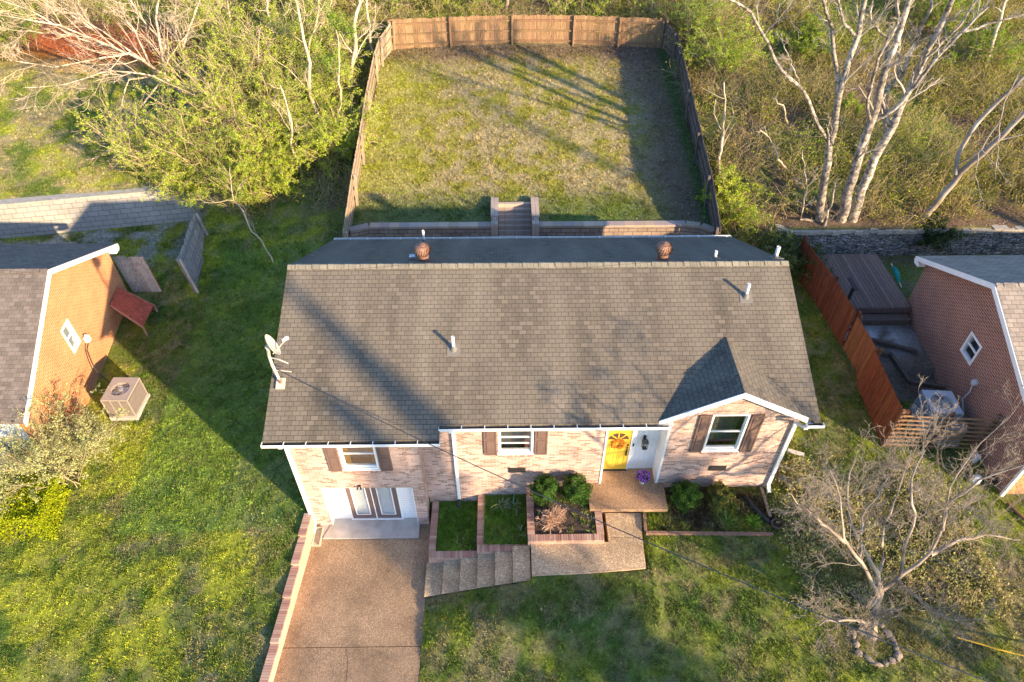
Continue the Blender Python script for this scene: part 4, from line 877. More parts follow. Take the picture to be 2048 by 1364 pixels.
# right house meter box with conduit, vent hood, jug, pot
mt = thing('electric_meter', 'grey electric meter with curved conduit on the brown brick wall', 'meter', (16.45, 16.15, 1.2))
b = MB(); b.lathe((16.50, 16.15, 1.2), [(.12, 0), (.12, .08), (.09, .14), (.03, .15)], 16, (-1, 0, 0)); b.build('meter_head', mat('meter_grey', (.5, .52, .55), .4), mt)
b = MB(); b.tube([(16.42, 16.15, 1.1), (16.4, 16.05, .8), (16.35, 16.1, .4), (16.38, 15.7, 0), (16.2, 15.5, -.2)], .022, 8); b.build('conduit', mat('meter_grey'), mt)
mt = thing('meter_box', 'white meter box with a dangling cable on the orange brick wall', 'meter', (-16.1, 19.15, .95))
b = MB(); b.box(-16.17, -16.02, 19.16, 19.36, .62, .86); b.lathe((-16.09, 19.26, .862), [(.045, 0), (.045, .08)], 12); b.build('box', pvc, mt)
b = MB(); b.tube([(-16.08, 19.24, .62), (-16.05, 18.9, .5), (-15.9, 18.6, .1), (-15.75, 18.4, -.3), (-15.2, 18.1, -.6)], .025, 6); b.build('cable', dark, mt)
# AC units
def ac(loc, sx, sy, h, label, col, ang=0):
    th = thing('air_conditioner', label, 'air conditioner', loc, 'air conditioner units', ang); m = mat('ac_%.2f' % col[0], col, .5, noise=.06)
    b = MB(); t = .03
    R = min(sx, sy)*.34; n = 32; top = []
    ring = [(R*math.cos(2*math.pi*i/n), R*math.sin(2*math.pi*i/n)) for i in range(n)]; sq = []
    for i in range(n):
        c_, s_ = math.cos(2*math.pi*i/n), math.sin(2*math.pi*i/n); k = min(sx/2/max(1e-6, abs(c_)), sy/2/max(1e-6, abs(s_))); sq.append((c_*k, s_*k))
    cn = [(sx/2, sy/2), (-sx/2, sy/2), (-sx/2, -sy/2), (sx/2, -sy/2)]
    vs = [(p[0], p[1], h) for p in ring]+[(p[0], p[1], h) for p in sq]+[(p[0], p[1], h-.12) for p in ring]
    b.add(vs, [(i, (i+1) % n, n+(i+1) % n, n+i) for i in range(n)]+[(i, (i+1) % n, 2*n+(i+1) % n, 2*n+i) for i in range(n)])
    for cx_, cy_ in cn:
        g = math.atan2(cy_, cx_) % (2*math.pi); i = int(g/(2*math.pi/n)); b.add([(*sq[i], h), (*sq[(i+1) % n], h), (cx_, cy_, h)], [(0, 1, 2)])
    b.box(-sx/2, sx/2, -sy/2, sy/2, 0, .06)
    for x in (-sx/2, sx/2-t):
        for y in (-sy/2, sy/2-t): b.box(x, x+t, y, y+t, .061, h-.061)
    b.box(-sx/2, sx/2, -sy/2, -sy/2+.012, h-.06, h-.001); b.box(-sx/2, sx/2, sy/2-.012, sy/2, h-.06, h-.001); b.box(-sx/2, -sx/2+.012, -sy/2+.013, sy/2-.013, h-.06, h-.001); b.box(sx/2-.012, sx/2, -sy/2+.013, sy/2-.013, h-.06, h-.001)
    body = b.build('cabinet', m, th, local=True)
    b = MB(); nb_ = 15
    for i in range(nb_):
        z = .075+(h-.16)*i/nb_
        for s_ in (-1, 1):
            b.obox((0, s_*(sy/2-.015), z+.02), (sx/2-.035, 0, 0), (0, .008, 0), (0, s_*.006, .017)); b.obox((s_*(sx/2-.015), 0, z+.02), (0, sy/2-.035, 0), (.008, 0, 0), (s_*.006, 0, .017))
    for x in (-sx/6, sx/6): b.box(x-.02, x+.02, -sy/2, -sy/2+.004, .06, h-.06); b.box(x-.02, x+.02, sy/2-.004, sy/2, .06, h-.06)
    b.build('louvre_panel', m, th, local=True)
    b = MB(); b.box(-sx/2+.028, sx/2-.028, -sy/2+.028, sy/2-.028, .062, h-.17); b.build('coil', mat('coil_%.2f' % col[0], tuple(q*.55 for q in col), .6), th, local=True)
    b = MB(); b.lathe((0, 0, h-.16), [(.07, 0), (.07, .1), (.05, .12)], 14)
    for k in range(4):
        a = k*math.pi/2+.5; p = Vector((math.cos(a), math.sin(a), 0)); q = Vector((-math.sin(a), math.cos(a), 0)); b.obox(p*R*.52+Vector((0, 0, h-.13)), p*R*.42, q*.09+Vector((0, 0, .03)), Vector((0, 0, .004)))
    b.build('fan', mat('fan_metal', (.45, .43, .42), .5, metal=.2), th, local=True)
    b = MB()
    for k in range(4): a = k*math.pi/4; b.bar((R*math.cos(a), R*math.sin(a), h+.004), (-R*math.cos(a), -R*math.sin(a), h+.004+.001*k), .008, .006)
    for r0 in (.35, .6, .82): b.tube([(R*r0*math.cos(g), R*r0*math.sin(g), h+.008) for g in np.linspace(0, 2*math.pi, 25)], .004, 4, False)
    b.build('fan_guard', m, th, local=True)
    b = MB(); b.box(-sx/2-.03, sx/2+.03, -sy/2-.03, sy/2+.03, -.25, -.003); b.build('pad', concrete, th, local=True)
    return th
ac((-14.3, 17.25, -.85), .98, 1.15, .93, 'beige air conditioner beside the orange brick wall', (.36, .30, .26), -.02)
ac((15.35, 15.75, -.28), 1.05, 1.05, .95, 'grey air conditioner with its fan showing behind the slat screen', (.46, .49, .52), -.08)
ac((15.5, 14.95, -.28), .8, .45, .62, 'low blue grey condenser box pressed behind the slats of the screen', (.36, .42, .48), -.08)
# cellar bulkhead
bk = thing('cellar_hatch', 'rust red corrugated cellar hatch sloping from the orange brick wall', 'cellar hatch', (-16, 22.3, -.9))
b = MB(); A = [Vector((-16.42, 22.55, .62)), Vector((-16.3, 21.35, .62)), Vector((-15.0, 21.1, -.42)), Vector((-15.05, 22.45, -.42))]
A = [Vector(X) for X in ((-16.6, 22.95, .3), (-16.42, 21.75, .3), (-15.05, 21.1, -.35), (-15.1, 22.5, -.35))]
n = 10
for i in range(n):
    f, g = i/n, (i+1)/n; m_ = (f+g)/2; p0 = A[0].lerp(A[1], f); p1 = A[0].lerp(A[1], m_); p2 = A[0].lerp(A[1], g); q0 = A[3].lerp(A[2], f); q1 = A[3].lerp(A[2], m_); q2 = A[3].lerp(A[2], g); u = Vector((0, 0, .03))
    b.quad(p0, p1+u, q1+u, q0); b.quad(p1+u, p2, q2, q1+u)
b.build('corrugated_sheet', mat('red_metal', (.30, .075, .045), .55, noise=.3, nscale=6), bk)
b = MB(); b.bar(A[1]+Vector((0, 0, -.04)), A[2]+Vector((0, 0, -.04)), .04, .08); b.bar(A[0]+Vector((0, 0, -.04)), A[3]+Vector((0, 0, -.04)), .04, .08); b.bar(A[3]+Vector((0, 0, -.04)), A[3]*1+Vector((0, 0, -.6)), .06, .06); b.bar(A[2]+Vector((0, 0, -.04)), A[2]+Vector((0, 0, -.6)), .06, .06); b.build('frame', mat('hatch_frame', (.32, .2, .14), .8), bk)
b = MB(); b.quad(A[0]-Vector((0, 0, .9)), A[3]-Vector((0, 0, .5)), A[3], A[0]); b.build('hatch_side', mat('rubble_dark', (.10, .09, .09), .95, noise=.5, nscale=8), bk)
# deck
dk = thing('wooden_deck', 'dark weathered plank deck behind the rust stained fence', 'deck', (15.4, 22.9, -.2))
b = MB()
for i in range(17):
    f = i/17; b.col = fcol((.17, .115, .095)); x0 = 13.95+.16*i
    b.hexa([(x0, 21.1, .38), (x0+.145, 21.1, .38), (x0+.145, 24.7, .38), (x0, 24.7, .38)], [(x0, 21.1, .41), (x0+.145, 21.1, .41), (x0+.145, 24.7, .41), (x0, 24.7, .41)])
b.build('deck_board', wood, dk)
b = MB(); b.col = (.15, .10, .085); b.box(13.95, 16.66, 21.05, 21.09, .15, .40); b.box(13.95, 16.66, 24.71, 24.75, .15, .40); b.box(16.67, 16.71, 21.1, 24.7, .15, .40)
for x in (14, 15.3, 16.6):
    for y in (21.2, 24.6): b.box(x-.05, x+.05, y-.05, y+.05, -.4, .379)
b.build('frame', wood, dk)
b = MB(); b.col = (.14, .10, .08); b.box(14.2, 16.6, 20.62, 21.03, .05, .12); b.box(14.2, 16.6, 20.7, 20.95, -.4, .049); b.build('step', wood, dk)
b = MB(); b.col = (.05, .04, .04); b.box(14.05, 14.15, 21.3, 21.4, .41, 1.3); b.box(14.02, 14.2, 21.1, 21.9, 1.3, 1.34); b.build('railing', wood, dk)
b = MB(); b.col = (.12, .085, .07); b.bar((14.0, 20.0, -.1), (16.2, 19.0, -.1), .12, .16); b.bar((15.1, 18.9, -.1), (15.2, 17.4, -.1), .12, .16); b.bar((13.6, 19.0, -.1), (15.1, 18.9, -.1), .12, .16); b.bar((15.2, 17.4, -.1), (16.4, 17.1, -.1), .12, .16)
tag(b.build('timber_edging', wood), 'dark rotten timber edging in the shaded yard beside the brown brick house', 'edging')
# pvc/teal parasol beside deck
tp = thing('folded_parasol', 'teal folded parasol lying beside the deck', 'parasol', (17.0, 23.6, .2))
b = MB(); b.tube([(17.1, 23.9, .35), (17.05, 23.5, .4), (17.0, 23.1, .35), (16.95, 22.8, .3)], [.04, .12, .10, .03], 9); b.build('canopy', mat('teal_cloth', (.01, .22, .20), .8, noise=.3, nscale=6), tp)
b = MB(); b.tube([(17.12, 24.1, .35), (16.92, 22.5, .3)], .016, 6); b.build('pole', pvc, tp)
# front bed edging, drain hose, fire pot
b = MB(); b.col = (.22, .13, .095); b.bar((4.33, 11.26, -.27), (8.3, 11.18, -.30), .09, .12); b.bar((4.33, 11.32, -.27), (4.37, 11.93, -.27), .09, .12); tag(b.build('timber_edging', wood), 'thin reddish timber edging along the bed right of the porch', 'edging')
b = MB(); b.col = (.25, .18, .13); b.bar(atz(1522, 975, -.25), atz(1540, 1035, -.25), .1, .1); tag(b.build('timber_piece', wood), 'short loose timber lying from the wall corner toward the black pipe', 'timber')
b = MB(); pts = [atz(1489, 992, -.12), atz(1505, 1012, -.2), atz(1522, 1030, -.22), atz(1542, 1046, -.22)]; b.tube(pts, .075, 10)
tag(b.build('drain_hose', mat('black_plastic', (.018, .018, .02), .45, bump=.6, bscale=30), smooth=True), 'black corrugated drain hose lying in the bed by the right corner', 'hose')
b = MB(); p = atz(1552, 1052, -.3); b.lathe(p, [(.11, 0), (.17, .02), (.19, .16), (.17, .18), (.155, .16), (.14, .05), (.02, .04)], 20)
tag(b.build('metal_pot', mat('rusty_iron', (.09, .06, .045), .7, noise=.3), smooth=False), 'dark rusty round pot at the end of the black hose', 'pot')
b = MB(); b.obox(atz(1592, 905, -.1), (.25, -.1, 0), (.03, .07, 0), (0, 0, .015)); tag(b.build('board', mat('pale_board', (.6, .55, .5), .8)), 'pale loose board lying among weeds right of the house corner', 'board')
# flower pot
fp = thing('flower_pot', 'white pot of purple flowers on the porch beside the yellow door', 'flower pot', (4.42, 12.95, 0))
b = MB(); b.lathe((4.42, 12.95, 0), [(.08, 0), (.12, .2), (.13, .22), (.115, .22), (.1, .17)], 18); b.build('pot', pvc, fp, True)
r = np.random.default_rng(4); c_ = unit(r.normal(0, 1, (500, 3)))*r.uniform(.5, 1, (500, 1))**.5*np.array((.2, .2, .16))+np.array((4.42, 12.95, .34))
a_ = Acc(); a_.put(*leaves(c_, .03, r), np.repeat(pal(500, [(.05, .13, .03), (.03, .08, .02)], r), 4, 0)); a_.build('foliage', leafm, fp)
c_ = unit(r.normal(0, 1, (230, 3))+np.array((0, -.3, .7)))*np.array((.22, .22, .18))+np.array((4.42, 12.95, .35)); a_ = Acc(); a_.put(*leaves(c_, .028, r, 1, 1), np.repeat(pal(230, [(.22, .05, .45), (.30, .08, .55), (.5, .3, .7)], r), 4, 0)); a_.build('blossom', leafm, fp)
# loose bits beside the right house
b = MB(); b.lathe((15.7, 13.15, -.45), [(.12, 0), (.14, .05), (.14, .25), (.05, .33), (.05, .36)], 14); b.tube([(15.6, 13.1, -.1), (15.5, 13.05, -.15), (15.52, 13.05, -.3)], .015, 6); tag(b.build('plastic_jug', mat('cloudy_plastic', (.6, .65, .7), .4), smooth=True), 'cloudy white plastic jug on the ground below the brown brick wall', 'jug')
b = MB(); b.lathe((16.1, 14.0, -.45), [(.1, 0), (.12, .3), (.11, .3)], 12); tag(b.build('plastic_bottle', mat('cloudy_plastic')), 'white plastic bottle standing at the foot of the slat screen', 'bottle')
b = MB(); b.lathe((16.1, 13.1, -.45), [(.12, 0), (.16, .25), (.17, .28), (.15, .27), (.12, .05)], 16); tag(b.build('plant_pot', mat('black_plastic')), 'black plant pot against the front corner of the brown brick house', 'pot')
b = MB()
for i, z in enumerate((0, .12, .24)): b.tube([(15.0, 27.6, .62)] and [(-11.0+.2*i, 30.2+.1*i, 1.75+z), (-10.1+.1*i, 30.35, 1.8+z)], .09, 8)
tag(b.build('log_pile', mat('log_end', (.45, .28, .16), .9, noise=.3)), 'small pile of cut logs at the foot of the left thicket', 'log pile')
# service cable and yellow line
b = MB(); p0 = Vector((-6.55, 13.66, 4.75)); p1 = aty(2120, 1420, 4.0); n = 40
b.tube([p0.lerp(p1, i/n)-Vector((0, 0, 1.3*4*(i/n)*(1-i/n)*.35)) for i in range(n+1)], .013, 5); tag(b.build('service_cable', mat('cable_black', (.06, .06, .065), .4)), 'thin dark overhead cable running from the roof mast to the lower right', 'cable')
b = MB(); b.tube([Vector((12.5, 7.9, -.25)), Vector((13.4, 7.55, -.2)), Vector((16.5, 6.6, -.15))], .022, 6); tag(b.build('guy_line', mat('yellow_guard', (.75, .42, .03), .5)), 'yellow straight line over the grass at the lower right edge', 'line')

exec_veg = True
# ================================================================== VEGETATION
BARK_S = [(.50, .44, .36), (.60, .54, .46), (.34, .28, .22)]
def tree(name, label, limbs, r, cols, group=None, lv=((6, .35), (5, .5), (4, .5)), s0=8, twig=.006, ang=(.35, 1.0), trop=(0, 0, .05), cat='bare tree', leaf=None, k0=14, spread=1., kids0=None, jit=.2, tmin=.3, rr0=.36):
    base = limbs[0][0][0]; th = thing(name, label, cat, base, group)
    ac_ = Acc(); PP = []; RR = []
    for pts, rad in limbs:
        p, q = resample(pts, rad, k0); p[1:-1] += r.normal(0, .028 if q[0] > .05 and 'sycamore' in name else .02, (k0-2, 3)); PP.append(p); RR.append(q)
    P = np.array(PP); R = np.array(RR); V, F = vtubes(P, R, s0)
    cl = pal(len(limbs)*k0, cols, r, .18); ac_.put(V, F, np.repeat(cl, s0, 0)); ac_.build('trunk', sycm if 'sycamore' in name or 'pale bare' in label else barkm, th, True)
    ac_ = Acc(); tips = []
    for i, (n, ratio) in enumerate(lv):
        P, R = sprout(P, R, n, ang, ratio, r, k=6 if i < 2 else 4, jit=jit, trop=trop, tmin=tmin if i == 0 else .2, rr=rr0 if i == 0 else .5)
        R = np.maximum(R, twig*(.7 if i == len(lv)-1 else 1.0)); s = 4 if i == 0 else 3
        V, F = vtubes(P, R, s); ac_.put(V, F, np.repeat(pal(len(P), cols, r, .15), P.shape[1]*s, 0)); tips.append(P)
    if lv: ac_.build('branches', barkm, th)
    if leaf:
        n, size, lc, sp_ = leaf; T = tips[-1]; i = r.integers(0, len(T), n); j = r.integers(1, T.shape[1], n); c_ = T[i, j]+r.normal(0, sp_, (n, 3))
        a2 = Acc(); a2.put(*leaves(c_, size, r), np.repeat(pal(n, lc, r), 4, 0)); a2.build('foliage', leafm, th)
    return th
def L(y, *p): return [aty(a, b_, y0) for (a, b_), y0 in zip(p, y)]
def gz(v): v = Vector(v); v.z = float(hgt(v.x, v.y))-.1; return v
def onground(px, py):
    z = 1.
    for _ in range(25):
        p = atz(px, py, z); z = .5*z+.5*float(hgt(p.x, p.y))
    return Vector((p.x, p.y, z-.08))
def trace(base, pts, y0, dy):
    """limb from ground point with photo points, each at its own distance (drifting dy over the limb)"""
    out = [base]; n = len(pts)
    for i, (a, c) in enumerate(pts): out.append(aty(a, c, y0+dy*(i+1)/n))
    return out
# left bare pale tree with fan of limbs
def onbank(px, py):
    p = aty(px, py, 26.2); return Vector((p.x, p.y, float(hgt(p.x, p.y))-.1))
B0 = onground(397, 243); y = B0.y
J = aty(385, 200, y)
limbs = [([B0, J, aty(360, 180, y-.2), aty(300, 130, y-.6), aty(230, 95, y-1), aty(120, 50, y-1.6), aty(0, 30, y-2.2)], [.13, .09, .055, .038, .02]),
 ([B0, aty(370, 195, y+.2), aty(330, 150, y), aty(318, 70, y-.1), aty(310, 30, y+.2), aty(325, -30, y+.4)], [.13, .10, .08, .05, .04]),
 ([J, aty(345, 150, y+.5), aty(330, 90, y+.8), aty(290, 45, y+.8), aty(255, -10, y+1)], [.08, .06, .045, .03]),
 ([B0, aty(392, 190, y+.6), aty(380, 150, y+.9), aty(362, 105, y+1.1), aty(380, 50, y+1.3), aty(400, 0, y+1.5)], [.09, .07, .05, .03]),
 ([aty(318, 150, y-.1), aty(290, 120, y-.5), aty(215, 95, y-.8), aty(150, 75, y-1.2), aty(60, 20, y-1.6), aty(0, 0, y-2)], [.06, .05, .035, .02]),
 ([aty(345, 160, y-.3), aty(260, 105, y-1), aty(190, 120, y-1.8), aty(110, 135, y-2.4), aty(20, 120, y-3)], [.06, .05, .03, .015]),
 ([aty(330, 150, y-.5), aty(285, 210, y-1.6), aty(240, 240, y-2.2), aty(240, 280, y-2.6), aty(250, 345, y-2.9)], [.05, .04, .028, .015]),
 ([aty(320, 150, y-.5), aty(255, 160, y-1.6), aty(240, 215, y-2.5), aty(243, 290, y-3), aty(180, 320, y-3.3)], [.045, .035, .025, .012]),
 ([aty(300, 130, y-.3), aty(270, 60, y+.2), aty(215, 10, y+.4), aty(190, -30, y+.5)], [.05, .04, .03, .02]),
 ([aty(230, 95, y-1), aty(160, 40, y-1), aty(90, 0, y-1)], [.04, .03, .02])]
limbs += [([aty(385, 200, y), aty(372, 130, y+.8), aty(350, 60, y+1.2), aty(352, -20, y+1.4)], [.05, .04, .03, .02]), ([aty(300, 130, y-.6), aty(200, 60, y-.6), aty(120, 10, y-.6), aty(90, -20, y-.6)], [.05, .04, .03, .02]),
 ([aty(260, 110, y-.8), aty(180, 75, y-1.5), aty(90, 65, y-2), aty(0, 60, y-2.4)], [.04, .035, .02, .01]), ([aty(360, 180, y-.2), aty(300, 150, y-1.4), aty(220, 140, y-2), aty(130, 170, y-2.6), aty(50, 175, y-3)], [.045, .035, .025, .012])]
r = np.random.default_rng(11)
tree('bare_tree', 'pale bare tree with limbs fanning over the upper left lawn', limbs, r, [(.56, .44, .32), (.64, .51, .38), (.44, .33, .24)], lv=((11, .34), (5, .5), (4, .55)), twig=.007, jit=.16)
# sycamores right
SYC = [(.36, .31, .26), (.42, .37, .32), (.28, .235, .195)]
A0 = onbank(1622, 486); y = A0.y
limbs = [([A0, aty(1640, 420, y), aty(1652, 340, y), aty(1665, 270, y), aty(1680, 180, y), aty(1700, 120, y), aty(1718, 60, y), aty(1735, -20, y)], [.19, .16, .13, .11, .08]),
 ([aty(1676, 190, y), aty(1672, 130, y+.2), aty(1662, 60, y+.3), aty(1648, 0, y+.3), aty(1640, -30, y+.4)], [.10, .08, .06, .05]),
 ([aty(1662, 292, y), aty(1640, 258, y-.2), aty(1625, 220, y-.4), aty(1600, 170, y-.8), aty(1560, 140, y-1.1), aty(1535, 85, y-1.3), aty(1500, 20, y-1.6), aty(1440, -10, y-1.9)], [.075, .065, .055, .04]),
 ([aty(1600, 172, y-.8), aty(1580, 120, y-.7), aty(1560, 75, y-.6)], [.035, .025, .015]),
 ([aty(1712, 70, y), aty(1690, 50, y-.2), aty(1675, 0, y-.3), aty(1668, -30, y-.3)], [.06, .05, .035]),
 ([A0, aty(1640, 470, y-.3), aty(1662, 410, y-.5), aty(1670, 370, y-.5)], [.10, .08, .05, .03]),
 ([A0, aty(1600, 440, y-.2), aty(1615, 370, y-.3), aty(1605, 300, y-.3)], [.06, .045, .03, .015])]
tree('sycamore_tree', 'left white barked sycamore on the bank with a broken stub low down', limbs, np.random.default_rng(12), SYC, lv=((7, .22), (5, .5), (4, .5)), twig=.008, s0=9, group='tall white barked sycamores on the right bank')
A0 = onbank(1668, 474); y = A0.y
limbs = [([A0, aty(1690, 400, y), aty(1715, 320, y), aty(1740, 250, y), aty(1755, 200, y), aty(1780, 110, y), aty(1810, 30, y), aty(1830, -30, y)], [.24, .19, .16, .12, .09]),
 ([aty(1742, 245, y), aty(1733, 215, y-.2), aty(1745, 160, y-.3), aty(1760, 100, y-.4), aty(1795, 60, y-.5), aty(1795, -20, y-.5)], [.07, .06, .05, .04]),
 ([aty(1750, 240, y), aty(1800, 210, y-.4), aty(1860, 130, y-.7), aty(1925, 65, y-.9), aty(1980, 10, y-1)], [.09, .08, .06, .045]),
 ([aty(1925, 65, y-.9), aty(1990, 45, y-1.1), aty(2060, 25, y-1.3)], [.045, .035, .025]),
 ([aty(1770, 130, y), aty(1775, 80, y+.2), aty(1740, 40, y+.3), aty(1745, 0, y+.3)], [.05, .04, .03])]
tree('sycamore_tree', 'middle white barked sycamore crossing its neighbour above a low fork', limbs, np.random.default_rng(13), SYC, lv=((7, .2), (5, .5), (4, .5)), twig=.008, s0=9, group='tall white barked sycamores on the right bank')
A0 = onbank(1690, 474); y = A0.y+.25
limbs = [([A0, aty(1710, 420, y), aty(1745, 330, y), aty(1785, 255, y), aty(1830, 150, y), aty(1868, 80, y), aty(1895, 20, y), aty(1915, -30, y)], [.23, .19, .15, .12, .09]),
 ([aty(1783, 258, y), aty(1760, 200, y+.4), aty(1798, 150, y+.5), aty(1800, 60, y+.5), aty(1790, -20, y+.6)], [.10, .08, .06, .05]),
 ([aty(1800, 215, y), aty(1850, 120, y-.2), aty(1920, 50, y-.4), aty(1960, -10, y-.5)], [.07, .06, .05, .035]),
 ([aty(1800, 160, y+.4), aty(1835, 70, y+.5), aty(1860, 20, y+.5), aty(1875, -30, y+.5)], [.07, .06, .045])]
tree('sycamore_tree', 'right white barked sycamore leaning up and away to the right', limbs, np.random.default_rng(14), SYC, lv=((7, .2), (5, .5), (4, .5)), twig=.008, s0=9, group='tall white barked sycamores on the right bank')
A0 = onbank(1832, 462); y = A0.y
limbs = [([A0, aty(1880, 400, y), aty(1925, 340, y), aty(1980, 295, y-.3), aty(2048, 225, y-.5), aty(2100, 190, y-.6)], [.16, .13, .11, .09]),
 ([aty(1910, 350, y), aty(1915, 310, y+.4), aty(1945, 255, y+.6), aty(1995, 205, y+.7), aty(2060, 140, y+.8)], [.09, .09, .075, .06]),
 ([aty(1915, 330, y), aty(1960, 300, y-.9), aty(2000, 240, y-1.3), aty(2008, 200, y-1.6), aty(2035, 150, y-1.7)], [.04, .035, .03, .02]),
 ([aty(1960, 300, y-.9), aty(1950, 350, y-1.4), aty(1965, 400, y-1.7)], [.025, .02, .01]), ([aty(2000, 245, y-1.3), aty(1995, 300, y-1.7), aty(1990, 360, y-2)], [.025, .02, .01]), ([aty(1962, 298, y-.9), aty(1990, 330, y-1.5), aty(2020, 370, y-2)], [.022, .016, .01])]
tree('leaning_tree', 'dark leaning tree with a dangling pale dead bough at the right edge', limbs, np.random.default_rng(15), [(.20, .16, .13), (.28, .23, .19), (.34, .30, .25)], lv=((4, .22), (4, .5)), twig=.008)
# front right bare ornamental tree
A0 = Vector((10.3, 8.05, float(hgt(10.3, 8.05))-.1)); y = 8.05
def T(px, py, dy): return aty(px, py, y+dy*.7+max(0, (1245-py)/345*1.9))
limbs = [([A0, T(1748, 1245, 0), T(1755, 1200, .0), T(1758, 1170, .1)], [.14, .11, .10, .09]),
 ([T(1756, 1195, 0), T(1745, 1170, -.2), T(1725, 1130, -.5), T(1690, 1080, -.8), T(1678, 1040, -.9), T(1680, 990, -.9), T(1660, 940, -1)], [.065, .05, .04, .026, .012]),
 ([T(1758, 1170, .1), T(1752, 1140, .2), T(1722, 1090, .3), T(1700, 1050, .4), T(1692, 1000, .5), T(1700, 950, .6), T(1715, 900, .7)], [.065, .05, .035, .025, .012]),
 ([T(1756, 1185, 0), T(1790, 1160, .3), T(1820, 1140, .4), T(1860, 1110, .5), T(1885, 1060, .6), T(1895, 1010, .7), T(1900, 960, .8), T(1950, 900, .9), T(2020, 830, 1)], [.06, .05, .04, .027, .018, .008]),
 ([T(1758, 1170, .1), T(1765, 1110, .9), T(1765, 1060, 1.3), T(1790, 1000, 1.8), T(1810, 950, 2.0), T(1822, 900, 2.3)], [.045, .036, .028, .02, .01]),
 ([T(1722, 1130, -.4), T(1722, 1080, .2), T(1726, 1030, .5), T(1755, 990, .7), T(1790, 930, .9)], [.04, .034, .022, .01]),
 ([T(1860, 1110, .5), T(1920, 1080, 1.1), T(1975, 1070, 1.5), T(2040, 1080, 1.8)], [.06, .045, .03, .015]),
 ([T(1800, 1150, .3), T(1810, 1090, -.4), T(1830, 1030, -.7), T(1820, 960, -.9), T(1850, 900, -1)], [.05, .04, .03, .015]),
 ([T(1690, 1085, -.8), T(1640, 1040, -1), T(1600, 1010, -1.1), T(1575, 985, -1.2)], [.05, .035, .022, .012]),
 ([T(1748, 1245, 0), T(1720, 1240, -.5), T(1690, 1240, -.9), T(1650, 1240, -1.2), T(1637, 1252, -1.3)], [.05, .04, .03, .015]),
 ([T(1790, 1160, .3), T(1840, 1200, -.6), T(1900, 1240, -1.2), T(1960, 1240, -1.5)], [.04, .03, .02, .01]),
 ([T(1885, 1060, .6), T(1900, 1000, .2), T(1960, 960, 0), T(2048, 930, -.2)], [.05, .035, .025, .012])]
tree('ornamental_tree', 'bare pinkish grey twiggy tree inside the stone ring at the lower right', limbs, np.random.default_rng(16), [(.28, .23, .185), (.34, .28, .225), (.23, .18, .145)], lv=((12, .38), (6, .5), (5, .5), (3, .5)), rr0=.22, twig=.0036, jit=.22, trop=(0, 0, .04), tmin=.25)
# stone ring
for i in range(15):
    a = 2*math.pi*i/15+.2; rr_ = .58+R_.gauss(0, .05); x, y_ = 10.33+rr_*math.cos(a), 7.87+rr_*.95*math.sin(a)
    if 4.4 < a < 5.0 or i == 3: pass
    b = MB(); n = 10; rs = np.random.default_rng(i); vs = []
    sx, sy, sz = rs.uniform(.09, .17), rs.uniform(.06, .12), rs.uniform(.04, .09); z = float(hgt(x, y_))
    for j in range(5):
        ph = math.pi*j/4
        for k in range(n):
            g = 2*math.pi*k/n; q = 1+rs.normal(0, .16); lx = sx*math.sin(ph)*math.cos(g)*q; ly = sy*math.sin(ph)*math.sin(g)*q
            vs.append((x+lx*-math.sin(a)+ly*math.cos(a), y_+lx*math.cos(a)+ly*math.sin(a), z+.03+sz*math.cos(ph)))
    b.add(vs, [(j*n+k, j*n+(k+1) % n, (j+1)*n+(k+1) % n, (j+1)*n+k) for j in range(4) for k in range(n)])
    tag(b.build('ring_stone', mat('field_stone', (.24, .19, .15), .9, noise=.4, nscale=9, bump=1)), 'rounded brown field stone in the ring around the bare tree', 'stone', 'stones ringing the bare tree')
# sapling & smaller trunks left
def slim(label, px, py, top, rad, seed, lv=((5, .3), (4, .5), (3, .5)), cols=[(.5, .4, .28), (.58, .46, .33)], dy=0, name='slender_tree', leaf=None, group='slender bare trees in the left thicket', mid=None):
    b0 = onground(px, py); pts = [b0]+([aty(*mid, b0.y+dy*.5)] if mid else [])+[aty(top[0], top[1], b0.y+dy)]
    rs = np.random.default_rng(seed); pts = [Vector(p) for p in resample(pts, [1, 1], 7)[0]]
    for p in pts[1:-1]: p += Vector(tuple(rs.normal(0, .07, 3)))
    return tree(name, label, [(pts, [rad, rad*.8, rad*.35])], rs, cols, lv=lv, twig=.008, group=group, leaf=leaf)
slim('young bare sapling bending over the lawn left of the main roof', 547, 525, (462, 370), .035, 21, mid=(492, 440), group=None, dy=.6, name='sapling', lv=((6, .35), (4, .5)))
slim('bare tree with a straight trunk left of the back yard corner', 700, 195, (716, -30), .13, 22, lv=((6, .4), (5, .5), (4, .5)), cols=[(.66, .54, .38), (.56, .44, .3)])
slim('bare straight trunk third from the back yard corner', 641, 268, (588, -20), .10, 23)
slim('bare thin trunk at the top nearest the pale fan shaped tree', 560, 130, (528, -20), .10, 24)
slim('thin bare trunk whose foot meets the small log pile', 603, 352, (560, 170), .07, 25)
slim('slim trunk wrapped in spring green near the left yard fence', 682, 262, (672, 60), .05, 26, leaf=(1800, .05, [(.25, .33, .04), (.18, .28, .04)], .12))
slim('crooked bare tree arching over the left yard fence', 745, 130, (735, -20), .09, 27, lv=((7, .45), (5, .5), (4, .5)))
